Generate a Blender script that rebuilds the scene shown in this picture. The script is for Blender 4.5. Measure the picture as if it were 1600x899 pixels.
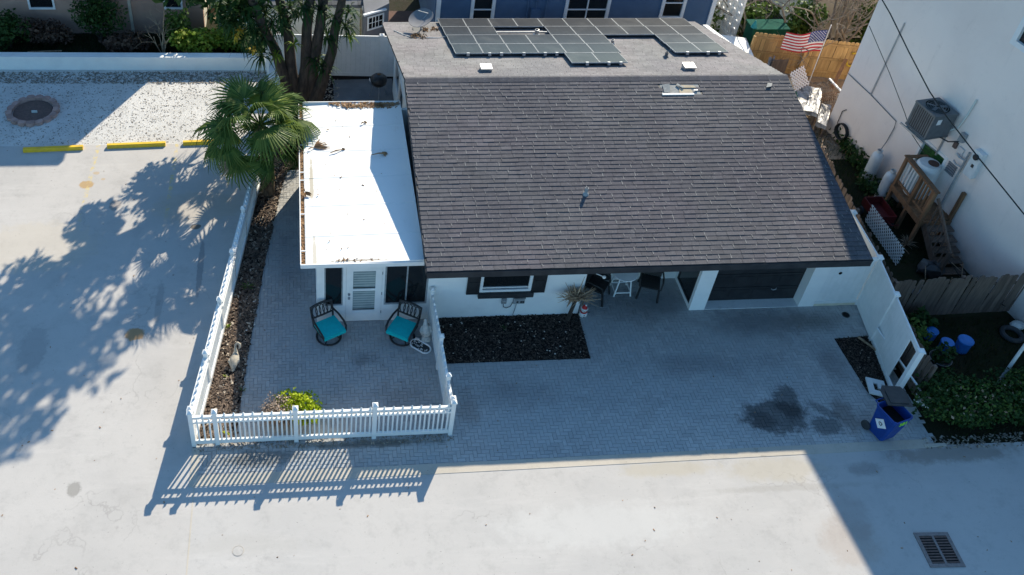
import bpy, math, random
from mathutils import Vector, Matrix
C = bpy.context.scene
COL = C.collection
R = math.radians
rng = random.Random(7)
for o in list(bpy.data.objects): bpy.data.objects.remove(o)

# ---------------------------------------------------------------- camera
cd = bpy.data.cameras.new('camera'); cam = bpy.data.objects.new('camera', cd); COL.objects.link(cam)
cm = Matrix(((0.99533927, 0.0193207, -0.09447986), (-0.08449867, 0.64686755, -0.75790656), (0.04647268, 0.76235758, 0.64548525)))
cam.matrix_world = Matrix.Translation((-2.9294, -17.0981, 18.9798)) @ cm.to_4x4()
cd.sensor_width = 36.0; cd.lens = 1477.52 * 36 / 1600
cd.shift_x = (800 - 616.88) / 1600; cd.shift_y = -(449.5 - 304.35) / 1600
cd.clip_start = 0.1; cd.clip_end = 600
C.camera = cam
CAMP = Vector(cam.location)

# ---------------------------------------------------------------- sun and sky
SX, SY = 0.714, 1.372                       # horizontal run of the sun per metre of height
wd = bpy.data.worlds.new('World'); C.world = wd; wd.use_nodes = True
nt = wd.node_tree; nt.nodes.clear()
wo = nt.nodes.new('ShaderNodeOutputWorld'); bg = nt.nodes.new('ShaderNodeBackground'); sk = nt.nodes.new('ShaderNodeTexSky')
sk.sky_type = 'NISHITA'; sk.sun_disc = False
sk.sun_elevation = math.atan2(1, math.hypot(SX, SY)); sk.sun_rotation = math.atan2(SX, SY)
sk.air_density = 1.0; sk.dust_density = 0.5; sk.ozone_density = 5.0; sk.altitude = 10
bg.inputs['Strength'].default_value = 0.122
tn = nt.nodes.new('ShaderNodeMixRGB'); tn.blend_type = 'MULTIPLY'; tn.inputs[0].default_value = 1; tn.inputs[2].default_value = (.80, 1.02, 1.0, 1)   # clear-day blue
nt.links.new(sk.outputs[0], tn.inputs[1]); nt.links.new(tn.outputs[0], bg.inputs[0]); nt.links.new(bg.outputs[0], wo.inputs[0])
ld = bpy.data.lights.new('sun', 'SUN'); ld.energy = 4.4; ld.angle = R(0.53); ld.color = (1.0, 0.90, 0.72)
sun = bpy.data.objects.new('sun', ld); COL.objects.link(sun)
sun.rotation_euler = Vector((-SX, -SY, -1)).to_track_quat('-Z', 'Y').to_euler()
sun.location = (20, 40, 30)
C.view_settings.view_transform = 'Standard'; C.view_settings.look = 'None'
C.view_settings.gamma = 1.0; C.view_settings.use_curve_mapping = False
C.view_settings.exposure = 0.84

# ---------------------------------------------------------------- materials
MATS = {}
def mk(name):
    m = bpy.data.materials.new(name); m.use_nodes = True; n = m.node_tree
    b = n.nodes['Principled BSDF']; MATS[name] = m
    return m, n, b
def N(n, t, **kw):
    x = n.nodes.new(t)
    for k, v in kw.items():
        if k in x.inputs: x.inputs[k].default_value = v
        else: setattr(x, k, v)
    return x
def inp(n, sock, v):
    if hasattr(v, 'is_output') or isinstance(v, bpy.types.NodeSocket): n.links.new(v, sock)
    elif isinstance(v, (tuple, list)) and len(v) == 3 and sock.type == 'RGBA': sock.default_value = (*v, 1)
    else: sock.default_value = v
def pos(n):
    return N(n, 'ShaderNodeNewGeometry').outputs['Position']
def noise(n, scale, detail=4, rough=.6, vec=None, dist=0):
    x = N(n, 'ShaderNodeTexNoise'); x.inputs['Scale'].default_value = scale
    x.inputs['Detail'].default_value = detail; x.inputs['Roughness'].default_value = rough; x.inputs['Distortion'].default_value = dist
    n.links.new(vec or pos(n), x.inputs['Vector']); return x.outputs[0]
def ramp(n, f, a, b, lo=0., hi=1.):
    x = N(n, 'ShaderNodeMapRange'); x.interpolation_type = 'SMOOTHSTEP'
    for k, v in (('From Min', a), ('From Max', b), ('To Min', lo), ('To Max', hi)): x.inputs[k].default_value = v
    n.links.new(f, x.inputs['Value']); return x.outputs[0]
def math_(n, op, a, b=None):
    x = N(n, 'ShaderNodeMath'); x.operation = op; inp(n, x.inputs[0], a)
    if b is not None: inp(n, x.inputs[1], b)
    return x.outputs[0]
def mix(n, f, a, b, mode='MIX'):
    x = N(n, 'ShaderNodeMixRGB'); x.blend_type = mode
    inp(n, x.inputs[0], f); inp(n, x.inputs[1], a); inp(n, x.inputs[2], b); return x.outputs[0]
def mapv(n, s, v=None, rot=(0, 0, 0)):
    x = N(n, 'ShaderNodeMapping'); x.inputs['Scale'].default_value = s; x.inputs['Rotation'].default_value = rot
    n.links.new(v or pos(n), x.inputs['Vector']); return x.outputs[0]
def rnd(n):
    a = N(n, 'ShaderNodeObjectInfo').outputs['Random']; b = N(n, 'ShaderNodeNewGeometry').outputs['Random Per Island']
    return math_(n, 'FRACT', math_(n, 'ADD', a, b))
def bump(n, b, h, strength=.3, dist=.01):
    x = N(n, 'ShaderNodeBump'); x.inputs['Strength'].default_value = strength; x.inputs['Distance'].default_value = dist
    n.links.new(h, x.inputs['Height']); n.links.new(x.outputs[0], b.inputs['Normal'])
def stain_or_shade(n, col, cx, cy, rx, ry, c2, amt=.8, ns=3., nd=.5, soft=.35, rot=0):
    # a blotch with a ragged edge lying at a fixed place
    v = N(n, 'ShaderNodeVectorMath'); v.operation = 'SUBTRACT'; n.links.new(pos(n), v.inputs[0]); v.inputs[1].default_value = (cx, cy, 0)
    m = mapv(n, (1 / rx, 1 / ry, 0), mapv(n, (1, 1, 1), v.outputs[0], (0, 0, rot)))
    l = N(n, 'ShaderNodeVectorMath'); l.operation = 'LENGTH'; n.links.new(m, l.inputs[0])
    d = math_(n, 'ADD', l.outputs['Value'], math_(n, 'MULTIPLY', math_(n, 'SUBTRACT', noise(n, ns, 7, .72), .5), nd * 3.2))
    f = ramp(n, d, 1 - soft, 1, amt, 0)
    return mix(n, f, col, c2)
def simple(name, c1, c2=None, scale=6, rough=.6, rv=0, bs=0, bst=.2, metal=0, spec=.4, dirt=0, lo=.35, hi=.65, sc3=(1, 1, 1), trans=0):
    m, n, b = mk(name)
    c2 = c2 or tuple(x * .88 for x in c1)
    v = mapv(n, sc3) if sc3 != (1, 1, 1) else None
    col = mix(n, ramp(n, noise(n, scale, 5, vec=v), lo, hi), c1, c2)
    if rv: col = mix(n, 1.0, col, mix(n, rnd(n), (1 - rv,) * 3, (1 + rv,) * 3), 'MULTIPLY')
    if dirt: col = mix(n, ramp(n, noise(n, 1.3, 6, .7), .5, .75, 0, dirt), col, (.16, .14, .11))
    n.links.new(col, b.inputs['Base Color'])
    b.inputs['Roughness'].default_value = rough; b.inputs['Metallic'].default_value = metal
    b.inputs['Specular IOR Level'].default_value = spec
    if trans: b.inputs['Transmission Weight'].default_value = trans
    if bs: bump(n, b, noise(n, bs, 4), bst)
    return m
# ---- plain ones
simple('white_vinyl', (.80, .80, .79), (.74, .75, .74), 3, .45, dirt=.12)
simple('white_paint', (.83, .83, .81), (.79, .79, .78), 2, .7, bs=60, bst=.15, dirt=.10)
simple('white_trim', (.80, .80, .79), (.75, .75, .75), 3, .5)
simple('black_paint', (.017, .017, .019), (.028, .028, .03), 4, .5)
simple('black_metal', (.014, .014, .016), (.03, .03, .03), 20, .45)
simple('dark_trim', (.02, .022, .026), (.035, .036, .04), 3, .6)
simple('galvanised', (.40, .41, .42), (.30, .31, .32), 9, .45, metal=.6)
simple('grey_metal', (.32, .34, .35), (.25, .26, .27), 8, .5)
simple('teal_cloth', (.0, .50, .50), (.0, .44, .45), 12, .9, bs=120, bst=.2)
simple('yellow_paint', (.80, .50, .02), (.68, .42, .03), 6, .6, dirt=.3, bs=25)
simple('blue_plastic', (.005, .05, .26), (.004, .04, .21), 4, .45)
simple('jug_plastic', (.04, .22, .62), (.03, .17, .5), 5, .3)
simple('dark_plastic', (.035, .038, .042), (.05, .052, .055), 5, .5)
simple('lime_print', (.35, .80, .02), None, 4, .6)
simple('label_white', (.78, .78, .78), None, 4, .5)
simple('label_ink', (.02, .02, .03), None, 4, .6)
simple('red_print', (.55, .02, .02), (.42, .015, .02), 5, .6)
simple('rust_red', (.13, .010, .012), (.08, .008, .01), 5, .6)
simple('brick_pink', (.44, .28, .24), (.34, .22, .19), 6, .85, rv=.18, bs=30)
simple('terracotta', (.42, .16, .08), (.33, .13, .07), 6, .8)
simple('pink_stucco', (.42, .27, .21), (.36, .23, .18), 1.5, .9, bs=40, bst=.3, dirt=.2)
simple('cream_stucco', (.62, .56, .46), (.55, .50, .41), 1.5, .9, bs=40, dirt=.15)
simple('pale_siding', (.62, .64, .60), (.56, .58, .55), 1.5, .7)
simple('blue_stucco', (.085, .15, .25), (.07, .125, .215), 1.2, .85, bs=40, dirt=.12)
simple('bark', (.075, .055, .042), (.035, .027, .022), 9, .95, bs=14, bst=.9, sc3=(1, 1, .35))
simple('bare_bark', (.25, .21, .165), (.16, .13, .10), 9, .9, bs=20, bst=.6)
simple('palm_boots', (.20, .14, .085), (.08, .055, .035), 14, .95, bs=22, bst=1., sc3=(1, 1, .4))
simple('dead_leaf', (.33, .20, .10), (.22, .12, .06), 9, .9, rv=.3)
simple('pale_twig', (.46, .33, .22), (.27, .18, .11), 9, .9, rv=.3)
simple('treated_wood', (.50, .32, .13), (.38, .235, .095), 3, .8, rv=.18, sc3=(3, 3, .35), bs=30)
simple('grey_wood', (.17, .122, .095), (.11, .08, .064), 3, .9, rv=.25, sc3=(5, 5, .5), bs=40, bst=.5)
simple('deck_wood', (.25, .13, .065), (.16, .085, .045), 3, .8, rv=.2, sc3=(4, 4, .5), bs=30)
simple('stone_white', (.66, .65, .61), (.5, .49, .46), 14, .8, bs=30, bst=.5)
simple('stone_tan', (.50, .44, .35), (.36, .32, .26), 12, .85, bs=40, bst=.5)
simple('pebble', (.5, .5, .48), (.3, .3, .3), 8, .7, rv=.4)
simple('tile_grey', (.14, .145, .155), (.09, .095, .10), 4, .75, rv=.35)
simple('conduit_grey', (.45, .42, .41), (.40, .37, .36), 4, .6)
simple('shed_grey', (.20, .20, .215), (.17, .17, .18), 2, .8)
simple('rust_brown', (.11, .055, .04), (.075, .04, .03), 2, .9, bs=20)
simple('tank_white', (.68, .70, .70), (.60, .62, .62), 5, .45, dirt=.25)
simple('ac_grey', (.12, .135, .145), (.095, .105, .115), 6, .5)
simple('ac_dark', (.02, .022, .025), None, 6, .5)
simple('hose_black', (.015, .016, .016), None, 5, .5)
simple('plywood', (.52, .43, .30), (.42, .34, .24), 5, .85, bs=20)
simple('felt_grey', (.34, .34, .32), (.26, .26, .25), 12, .9)
simple('green_box', (.012, .085, .06), (.009, .06, .045), 3, .9, spec=.1)
simple('teal_paint', (.02, .28, .30), None, 3, .6)
simple('lattice_pink', (.72, .66, .63), (.64, .58, .56), 5, .7)
simple('dappled_sheet', (.36, .35, .35), (.13, .125, .125), 4, .5, bs=6, bst=.6, metal=.2)  # grey blotches put the branches' dappled shade into the sheeting's colour
simple('rust_iron', (.16, .10, .085), (.11, .075, .065), 14, .8, bs=30)
simple('void_dark', (.006, .006, .006), None, 3, .9)
simple('steel_grate', (.24, .20, .19), (.17, .145, .14), 15, .6, bs=40)
simple('skin_white', (.75, .74, .72), None, 5, .6)
simple('carrot', (.6, .2, .03), None, 5, .6)
simple('ochre_light', (.75, .68, .52), None, 5, .6)
simple('flag_blue', (.03, .055, .22), (.025, .045, .19), 8, .85)
simple('flag_red', (.50, .02, .035), (.42, .02, .03), 8, .85)
simple('flag_white', (.74, .71, .69), (.68, .66, .64), 8, .85)
def leafmat(name, c1, c2, rough=.55, trans=.25):
    m, n, b = mk(name)
    col = mix(n, rnd(n), c1, c2)
    col = mix(n, 1., col, mix(n, noise(n, 1.1, 2), (.65,) * 3, (1.35,) * 3), 'MULTIPLY')
    n.links.new(col, b.inputs['Base Color']); b.inputs['Roughness'].default_value = rough; b.inputs['Specular IOR Level'].default_value = .18
    t = N(n, 'ShaderNodeBsdfTranslucent'); n.links.new(col, t.inputs[0])
    mx = N(n, 'ShaderNodeMixShader'); mx.inputs[0].default_value = trans
    n.links.new(b.outputs[0], mx.inputs[1]); n.links.new(t.outputs[0], mx.inputs[2])
    n.links.new(mx.outputs[0], n.nodes['Material Output'].inputs['Surface'])
    return m
leafmat('leaf_dark', (.016, .05, .012), (.045, .085, .022))
leafmat('leaf_mid', (.05, .11, .02), (.12, .17, .035))
leafmat('leaf_bright', (.12, .21, .02), (.27, .31, .04))
leafmat('leaf_lime', (.27, .38, .01), (.44, .50, .02))
leafmat('leaf_palm', (.042, .092, .016), (.14, .19, .04), .5, .25)
leafmat('leaf_palm_new', (.16, .24, .03), (.24, .29, .05), .45, .3)
leafmat('leaf_dry', (.26, .18, .12), (.44, .33, .23), .9, .15)
leafmat('leaf_yellow', (.55, .38, .03), (.6, .45, .08), .6)
leafmat('grass_dark', (.014, .026, .008), (.035, .05, .014), .8)
# ---- glass
m, n, b = mk('dark_glass'); b.inputs['Base Color'].default_value = (.012, .014, .016, 1); b.inputs['Roughness'].default_value = .08; b.inputs['Specular IOR Level'].default_value = .5
m, n, b = mk('screen_mesh'); b.inputs['Base Color'].default_value = (.018, .017, .018, 1); b.inputs['Roughness'].default_value = .5
m, n, b = mk('blind_glass')
n.links.new(mix(n, ramp(n, noise(n, 2, 3), .35, .65), (.30, .36, .36), (.22, .28, .29)), b.inputs['Base Color']); b.inputs['Roughness'].default_value = .12
m, n, b = mk('green_glass')
n.links.new(mix(n, ramp(n, noise(n, 5, 3, vec=mapv(n, (1, 1, 3))), .35, .65), (.035, .13, .035), (.02, .06, .03)), b.inputs['Base Color']); b.inputs['Roughness'].default_value = .1
m, n, b = mk('solar_glass')
# cell lines on the dark panel face
v = mapv(n, (1, 1, 1)); w = N(n, 'ShaderNodeTexBrick'); w.offset = 0; w.inputs['Scale'].default_value = 1
w.inputs['Mortar Size'].default_value = .004; w.inputs['Brick Width'].default_value = .145; w.inputs['Row Height'].default_value = .1
n.links.new(v, w.inputs['Vector']); w.inputs['Color1'].default_value = (.030, .032, .036, 1); w.inputs['Color2'].default_value = (.034, .037, .041, 1); w.inputs['Mortar'].default_value = (.05, .055, .06, 1)
col = mix(n, ramp(n, noise(n, 1.2, 5), .45, .8, 0, .25), w.outputs[0], (.16, .16, .15))
n.links.new(col, b.inputs['Base Color']); b.inputs['Roughness'].default_value = .32; b.inputs['Specular IOR Level'].default_value = .1
# ---- roof shingles
def shingle(name, c1, c2, speck, streak):
    m, n, b = mk(name)
    col = mix(n, ramp(n, noise(n, .55, 4, .6), .35, .68), c1, c2)
    col = mix(n, 1., col, mix(n, rnd(n), (.86,) * 3, (1.16,) * 3), 'MULTIPLY')
    col = mix(n, ramp(n, noise(n, .35, 4, .6), .42, .62, 0, .5), col, mix(n, 1., col, (1.12, .98, 1.06), 'MULTIPLY'))
    col = mix(n, ramp(n, noise(n, .28, 3, .5, vec=mapv(n, (1, 1, 1), None, (.3, .2, 1.))), .46, .64, 0, .6), col, (c1[0] * .66, c1[1] * .64, c1[2] * .72))
    col = mix(n, ramp(n, noise(n, 9, 5, .8), .48, .7, 0, .35), col, tuple(x * 1.7 for x in c1))
    col = mix(n, ramp(n, noise(n, 42, 3, .7), .3, .7, 0, .35), col, tuple(x * .5 for x in c1))
    col = mix(n, ramp(n, noise(n, 20, 4, .8), .60, .72, 0, speck), col, (.50, .49, .46))
    col = mix(n, ramp(n, noise(n, 2.3, 5, .7, vec=mapv(n, (3.2, .35, .35))), .54, .74, 0, streak), col, (.035, .035, .045))
    n.links.new(col, b.inputs['Base Color']); b.inputs['Roughness'].default_value = .92; b.inputs['Specular IOR Level'].default_value = .25
    bump(n, b, noise(n, 150, 2), .5, .004); return m
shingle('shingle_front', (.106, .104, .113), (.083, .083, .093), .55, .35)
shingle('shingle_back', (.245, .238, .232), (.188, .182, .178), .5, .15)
# ---- concrete and paving
def concrete(name, c1, c2, extra=None, crack=.5, sp=.3):
    m, n, b = mk(name)
    col = mix(n, ramp(n, noise(n, .35, 6, .62), .35, .66), c1, c2)
    col = mix(n, ramp(n, noise(n, 1.7, 7, .75), .48, .74, 0, .55), col, tuple(x * .74 for x in c2))
    col = mix(n, ramp(n, noise(n, 1.1, 7, .75, vec=mapv(n, (.25, 1.5, 1), None, (0, 0, .35))), .5, .72, 0, .4), col, tuple(x * 1.18 for x in c1))
    col = mix(n, ramp(n, noise(n, 6, 6, .8), .55, .7, 0, .35), col, tuple(x * .66 for x in c2))
    col = mix(n, ramp(n, noise(n, 60, 3, .8), .35, .7, 0, sp), col, tuple(x * .72 for x in c1))
    col = mix(n, ramp(n, noise(n, 15, 2, .6), .71, .75, 0, .6), col, (.13, .12, .11))
    vo = N(n, 'ShaderNodeTexVoronoi'); vo.feature = 'DISTANCE_TO_EDGE'; vo.inputs['Scale'].default_value = .23
    dv = N(n, 'ShaderNodeVectorMath'); dv.operation = 'ADD'
    nz = N(n, 'ShaderNodeTexNoise'); nz.inputs['Scale'].default_value = 1.6; nz.inputs['Detail'].default_value = 6; n.links.new(pos(n), nz.inputs['Vector'])
    n.links.new(pos(n), dv.inputs[0]); n.links.new(nz.outputs['Color'], dv.inputs[1]); n.links.new(dv.outputs[0], vo.inputs['Vector'])
    ck = math_(n, 'MULTIPLY', ramp(n, vo.outputs['Distance'], 0., .0045, crack, 0), ramp(n, noise(n, .33, 3), .48, .6))
    col = mix(n, ck, col, (.10, .09, .08))
    if extra: col = extra(n, col)
    n.links.new(col, b.inputs['Base Color']); b.inputs['Roughness'].default_value = .88; b.inputs['Specular IOR Level'].default_value = .25
    bump(n, b, noise(n, 90, 3), .25, .005); return m
def lot_marks(n, col):
    for a in ((-7.42, -.22, .30, .24, (.36, .22, .11), .95), (-9.62, 5.95, .26, .21, (.42, .28, .13), .9), (-9.4, 6.5, .11, .09, (.45, .33, .2), .7), (-9.15, 6.2, .08, .06, (.45, .33, .2), .7),
              (-8.62, 4.95, .2, .28, (.2, .16, .15), .55), (-6.15, 3.9, .17, .13, (.09, .07, .05), .8), (-8.2, -4.75, .18, .22, (.2, .19, .17), .6), (-9.9, -.6, .4, .9, (.24, .24, .24), .4),
              (-6.2, 4.8, 1.5, .8, (.45, .36, .25), .25), (-10.6, 3.2, 2., 1.2, (.5, .43, .32), .3), (-6.9, .9, .12, .9, (.2, .2, .2), .35), (-5.9, 2.2, .1, 1.3, (.15, .15, .16), .5)):
        col = stain_or_shade(n, col, *a[:4], a[4], a[5], 5, .35, .3)
    for x in (-9.55, -7.05):                                     # worn yellow bay lines
        sy = N(n, 'ShaderNodeSeparateXYZ'); n.links.new(pos(n), sy.inputs[0])
        g = math_(n, 'ABSOLUTE', math_(n, 'SUBTRACT', sy.outputs[0], x))
        f = math_(n, 'MULTIPLY', math_(n, 'MULTIPLY', ramp(n, g, .05, .075, 1, 0), ramp(n, sy.outputs[1], 3.5, 5.5)), ramp(n, noise(n, 5, 5, .75), .46, .62, 0, .7))
        col = mix(n, f, col, (.62, .48, .16))
    return col
concrete('lot_concrete', (.50, .475, .45), (.44, .42, .40), lot_marks, .22, .4)
def road_marks(n, col):
    for a in ((5.4, -4.95, 1.5, .28, (.42, .37, .28), .5), (8, -5.1, 1.6, .45, (.42, .37, .28), .45), (9.0, -7.0, .9, .8, (.36, .29, .24), .4), (9.3, -6.4, .6, .9, (.3, .26, .24), .4),
              (8.2, -5.6, 2.5, .12, (.3, .28, .25), .35), (3.5, -6.3, 3.2, .7, (.55, .54, .52), .45), (-4.3, -6.3, 1.6, .35, (.36, .34, .31), .25), (10.2, -5.2, .5, .25, (.2, .19, .18), .5), (12.6, -4.9, 2.2, .35, (.17, .14, .11), .55)):
        col = stain_or_shade(n, col, *a[:4], a[4], a[5], 2.5, .5, .6)
    return col
concrete('road_concrete', (.48, .46, .44), (.44, .425, .41), road_marks, .2, .22)
concrete('kerb_concrete', (.52, .47, .40), (.44, .40, .34), None, .3, .4)
concrete('slab_concrete', (.22, .22, .22), (.14, .14, .145), None, .6, .4)
concrete('garage_apron', (.70, .71, .70), (.58, .60, .61), None, .2, .3)
def dust(n, col):                                              # dry dust that fills joints and hides them in patches
    col = mix(n, ramp(n, noise(n, .75, 6, .68), .40, .62, 0, .80), col, (.385, .395, .395))
    return mix(n, ramp(n, noise(n, 1.6, 7, .75, vec=mapv(n, (.5, 1.3, 1), None, (0, 0, .5))), .50, .74, 0, .5), col, (.26, .265, .265))
def paver(name, c1, c2, stains_and_shade):
    m, n, b = mk(name)
    col = mix(n, ramp(n, noise(n, .6, 5, .6), .3, .7), c1, c2)
    r = rnd(n); col = mix(n, 1., col, mix(n, r, (.89,) * 3, (1.11,) * 3), 'MULTIPLY')
    col = mix(n, ramp(n, noise(n, 1.9, 6, .7), .5, .8, 0, .6), col, tuple(x * 1.15 for x in c1))
    col = mix(n, ramp(n, noise(n, 50, 3, .8), .4, .75, 0, .3), col, tuple(x * .6 for x in c1))
    col = mix(n, ramp(n, noise(n, 1.1, 6, .75), .58, .8, 0, .45), col, tuple(x * .5 for x in c2))
    col = dust(n, col)
    for s in stains_and_shade: col = stain_or_shade(n, col, *s)
    n.links.new(col, b.inputs['Base Color']); b.inputs['Roughness'].default_value = .85; b.inputs['Specular IOR Level'].default_value = .3
    bump(n, b, noise(n, 70, 3), .3, .004); return m
OIL = (.035, .033, .034)
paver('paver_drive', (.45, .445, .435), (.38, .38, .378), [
    (8.65, -3.62, 1.05, .62, OIL, .72, 3.1, .5, .4), (8.2, -3.7, .5, .36, OIL, .45, 4, .4, .5), (9.1, -3.2, .42, .65, OIL, .68, 3.3, .45, .4, .25), (9.8, -3.95, .5, .34, OIL, .62, 3.7, .5, .45), (9.95, -3.5, .6, .2, OIL, .5, 4, .5, .6, .7), (10.45, -3.7, .4, .9, (.13, .10, .085), .55, 2, .5, .7), (10.9, -.5, 1.5, .6, (.13, .125, .11), .55, 2, .4, .8), (6.3, .35, 2.3, 1.1, (.12, .12, .12), .62, 1.5, .3, .9), (9.3, -.55, 2.3, .75, (.14, .14, .14), .5, 1.6, .3, .9), (7.2, -1.9, 2.6, .6, (.2, .2, .205), .45, 1.3, .4, .9), (2.2, -2.6, 1.9, .6, (.2, .2, .2), .45, 1.5, .4, .9), (10.9, -2.1, .7, .9, (.17, .165, .165), .55, 1.9, .4, .8), (1.0, -3.0, .4, .7, (.22, .19, .17), .45, 2, .4, .7), (-3.4, -4.2, 1.1, .3, (.10, .10, .10), .5, 2, .5, .6)])  # wide grey ellipses at porch and garage hold painted shade as well as dirt
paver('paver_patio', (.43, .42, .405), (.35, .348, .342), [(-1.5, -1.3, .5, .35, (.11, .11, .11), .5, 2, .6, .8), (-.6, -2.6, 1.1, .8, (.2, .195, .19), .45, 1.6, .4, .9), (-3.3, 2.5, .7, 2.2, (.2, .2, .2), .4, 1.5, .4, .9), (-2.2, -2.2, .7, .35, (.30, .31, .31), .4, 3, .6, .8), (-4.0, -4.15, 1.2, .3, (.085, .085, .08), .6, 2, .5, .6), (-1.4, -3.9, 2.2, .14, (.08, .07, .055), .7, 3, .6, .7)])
m, n, b = mk('joint_sand'); n.links.new(dust(n, mix(n, noise(n, 30), (.12, .118, .115), (.07, .068, .066))), b.inputs['Base Color']); b.inputs['Roughness'].default_value = .95
# ---- loose ground
def soil(name, c1, c2, c3, amt=.5, bs=30):
    m, n, b = mk(name)
    col = mix(n, ramp(n, noise(n, 2.2, 6, .7), .35, .68), c1, c2)
    col = mix(n, ramp(n, noise(n, 28, 5, .8), .5, .72, 0, amt), col, c3)
    n.links.new(col, b.inputs['Base Color']); b.inputs['Roughness'].default_value = .96; b.inputs['Specular IOR Level'].default_value = .15
    bump(n, b, noise(n, bs, 5, .7), .9, .03); return m
soil('ground_soil', (.035, .028, .02), (.022, .026, .012), (.075, .06, .042))
soil('yard_grass', (.016, .022, .009), (.028, .024, .014), (.045, .05, .022))
soil('mulch_soil', (.022, .016, .013), (.014, .011, .010), (.05, .037, .028))
soil('sand_tan', (.36, .27, .19), (.27, .19, .12), (.45, .37, .28))
m, n, b = mk('shell_gravel')
col = mix(n, ramp(n, noise(n, .9, 5, .7), .35, .7), (.68, .665, .64), (.58, .565, .54))
col = mix(n, ramp(n, noise(n, 26, 5, .85), .52, .68, 0, .6), col, (.27, .25, .22))
col = mix(n, ramp(n, noise(n, 1.5, 6, .75, vec=mapv(n, (.6, 1.4, 1))), .55, .75, 0, .45), col, (.34, .31, .27))
n.links.new(col, b.inputs['Base Color']); b.inputs['Roughness'].default_value = .95
bump(n, b, noise(n, 38, 5, .8), 1., .03)
simple('worn_edge', (.34, .33, .32), (.24, .235, .23), 14, .95, spec=.2)
leafmat('leaf_tan', (.36, .27, .21), (.55, .43, .34), .9, .2)
leafmat('leaf_brown', (.06, .035, .026), (.14, .09, .065), .9, .1)
m, n, b = mk('chip_mulch'); r = rnd(n)
col = mix(n, r, (.014, .010, .008), (.10, .072, .055)); col = mix(n, ramp(n, r, .955, .985), col, (.30, .25, .2))
n.links.new(col, b.inputs['Base Color']); b.inputs['Roughness'].default_value = .9
m, n, b = mk('chip_bark'); r = rnd(n)
col = mix(n, r, (.03, .02, .015), (.21, .15, .11)); col = mix(n, ramp(n, r, .9, .96), col, (.44, .37, .29))
n.links.new(col, b.inputs['Base Color']); b.inputs['Roughness'].default_value = .9
m, n, b = mk('chip_litter'); r = rnd(n)
col = mix(n, r, (.14, .12, .10), (.36, .31, .25)); n.links.new(col, b.inputs['Base Color']); b.inputs['Roughness'].default_value = .9
# ---- white metal patio roof, a little dirty along its outer edge
m, n, b = mk('roof_metal')
col = mix(n, ramp(n, noise(n, .8, 5), .3, .7), (.80, .80, .79), (.76, .765, .765))
col = mix(n, ramp(n, noise(n, 2.2, 6, .75, vec=mapv(n, (1.5, .5, 1))), .56, .78, 0, .35), col, (.45, .40, .32))
col = stain_or_shade(n, col, -2.75, 3.0, .07, 1.2, (.36, .30, .2), .8, 3, .5, .5); col = stain_or_shade(n, col, -2.72, .2, .07, .9, (.40, .34, .24), .7, 3, .5, .5)
col = stain_or_shade(n, col, -.75, 6.5, 1.0, .14, (.13, .09, .06), .95, 2.5, .5, .4); col = stain_or_shade(n, col, -1.6, -.2, .9, .05, (.25, .2, .14), .8, 5, .6, .5)
n.links.new(col, b.inputs['Base Color']); b.inputs['Roughness'].default_value = .5
# ---- big neighbour wall
m, n, b = mk('mauve_stucco')
col = mix(n, ramp(n, noise(n, .5, 6), .35, .7), (.86, .75, .69), (.80, .69, .635))
col = mix(n, ramp(n, noise(n, 1.4, 5, .7, vec=mapv(n, (2, 2, .3))), .55, .8, 0, .45), col, (.58, .49, .45))
col = mix(n, ramp(n, noise(n, 3.5, 6, .75), .56, .72, 0, .3), col, (.66, .57, .53))
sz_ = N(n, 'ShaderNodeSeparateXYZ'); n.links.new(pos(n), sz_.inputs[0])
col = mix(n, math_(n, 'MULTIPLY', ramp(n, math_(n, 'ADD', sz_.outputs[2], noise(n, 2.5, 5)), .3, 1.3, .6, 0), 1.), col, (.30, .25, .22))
n.links.new(col, b.inputs['Base Color']); b.inputs['Roughness'].default_value = .9; bump(n, b, noise(n, 45, 4), .4, .008)
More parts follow.
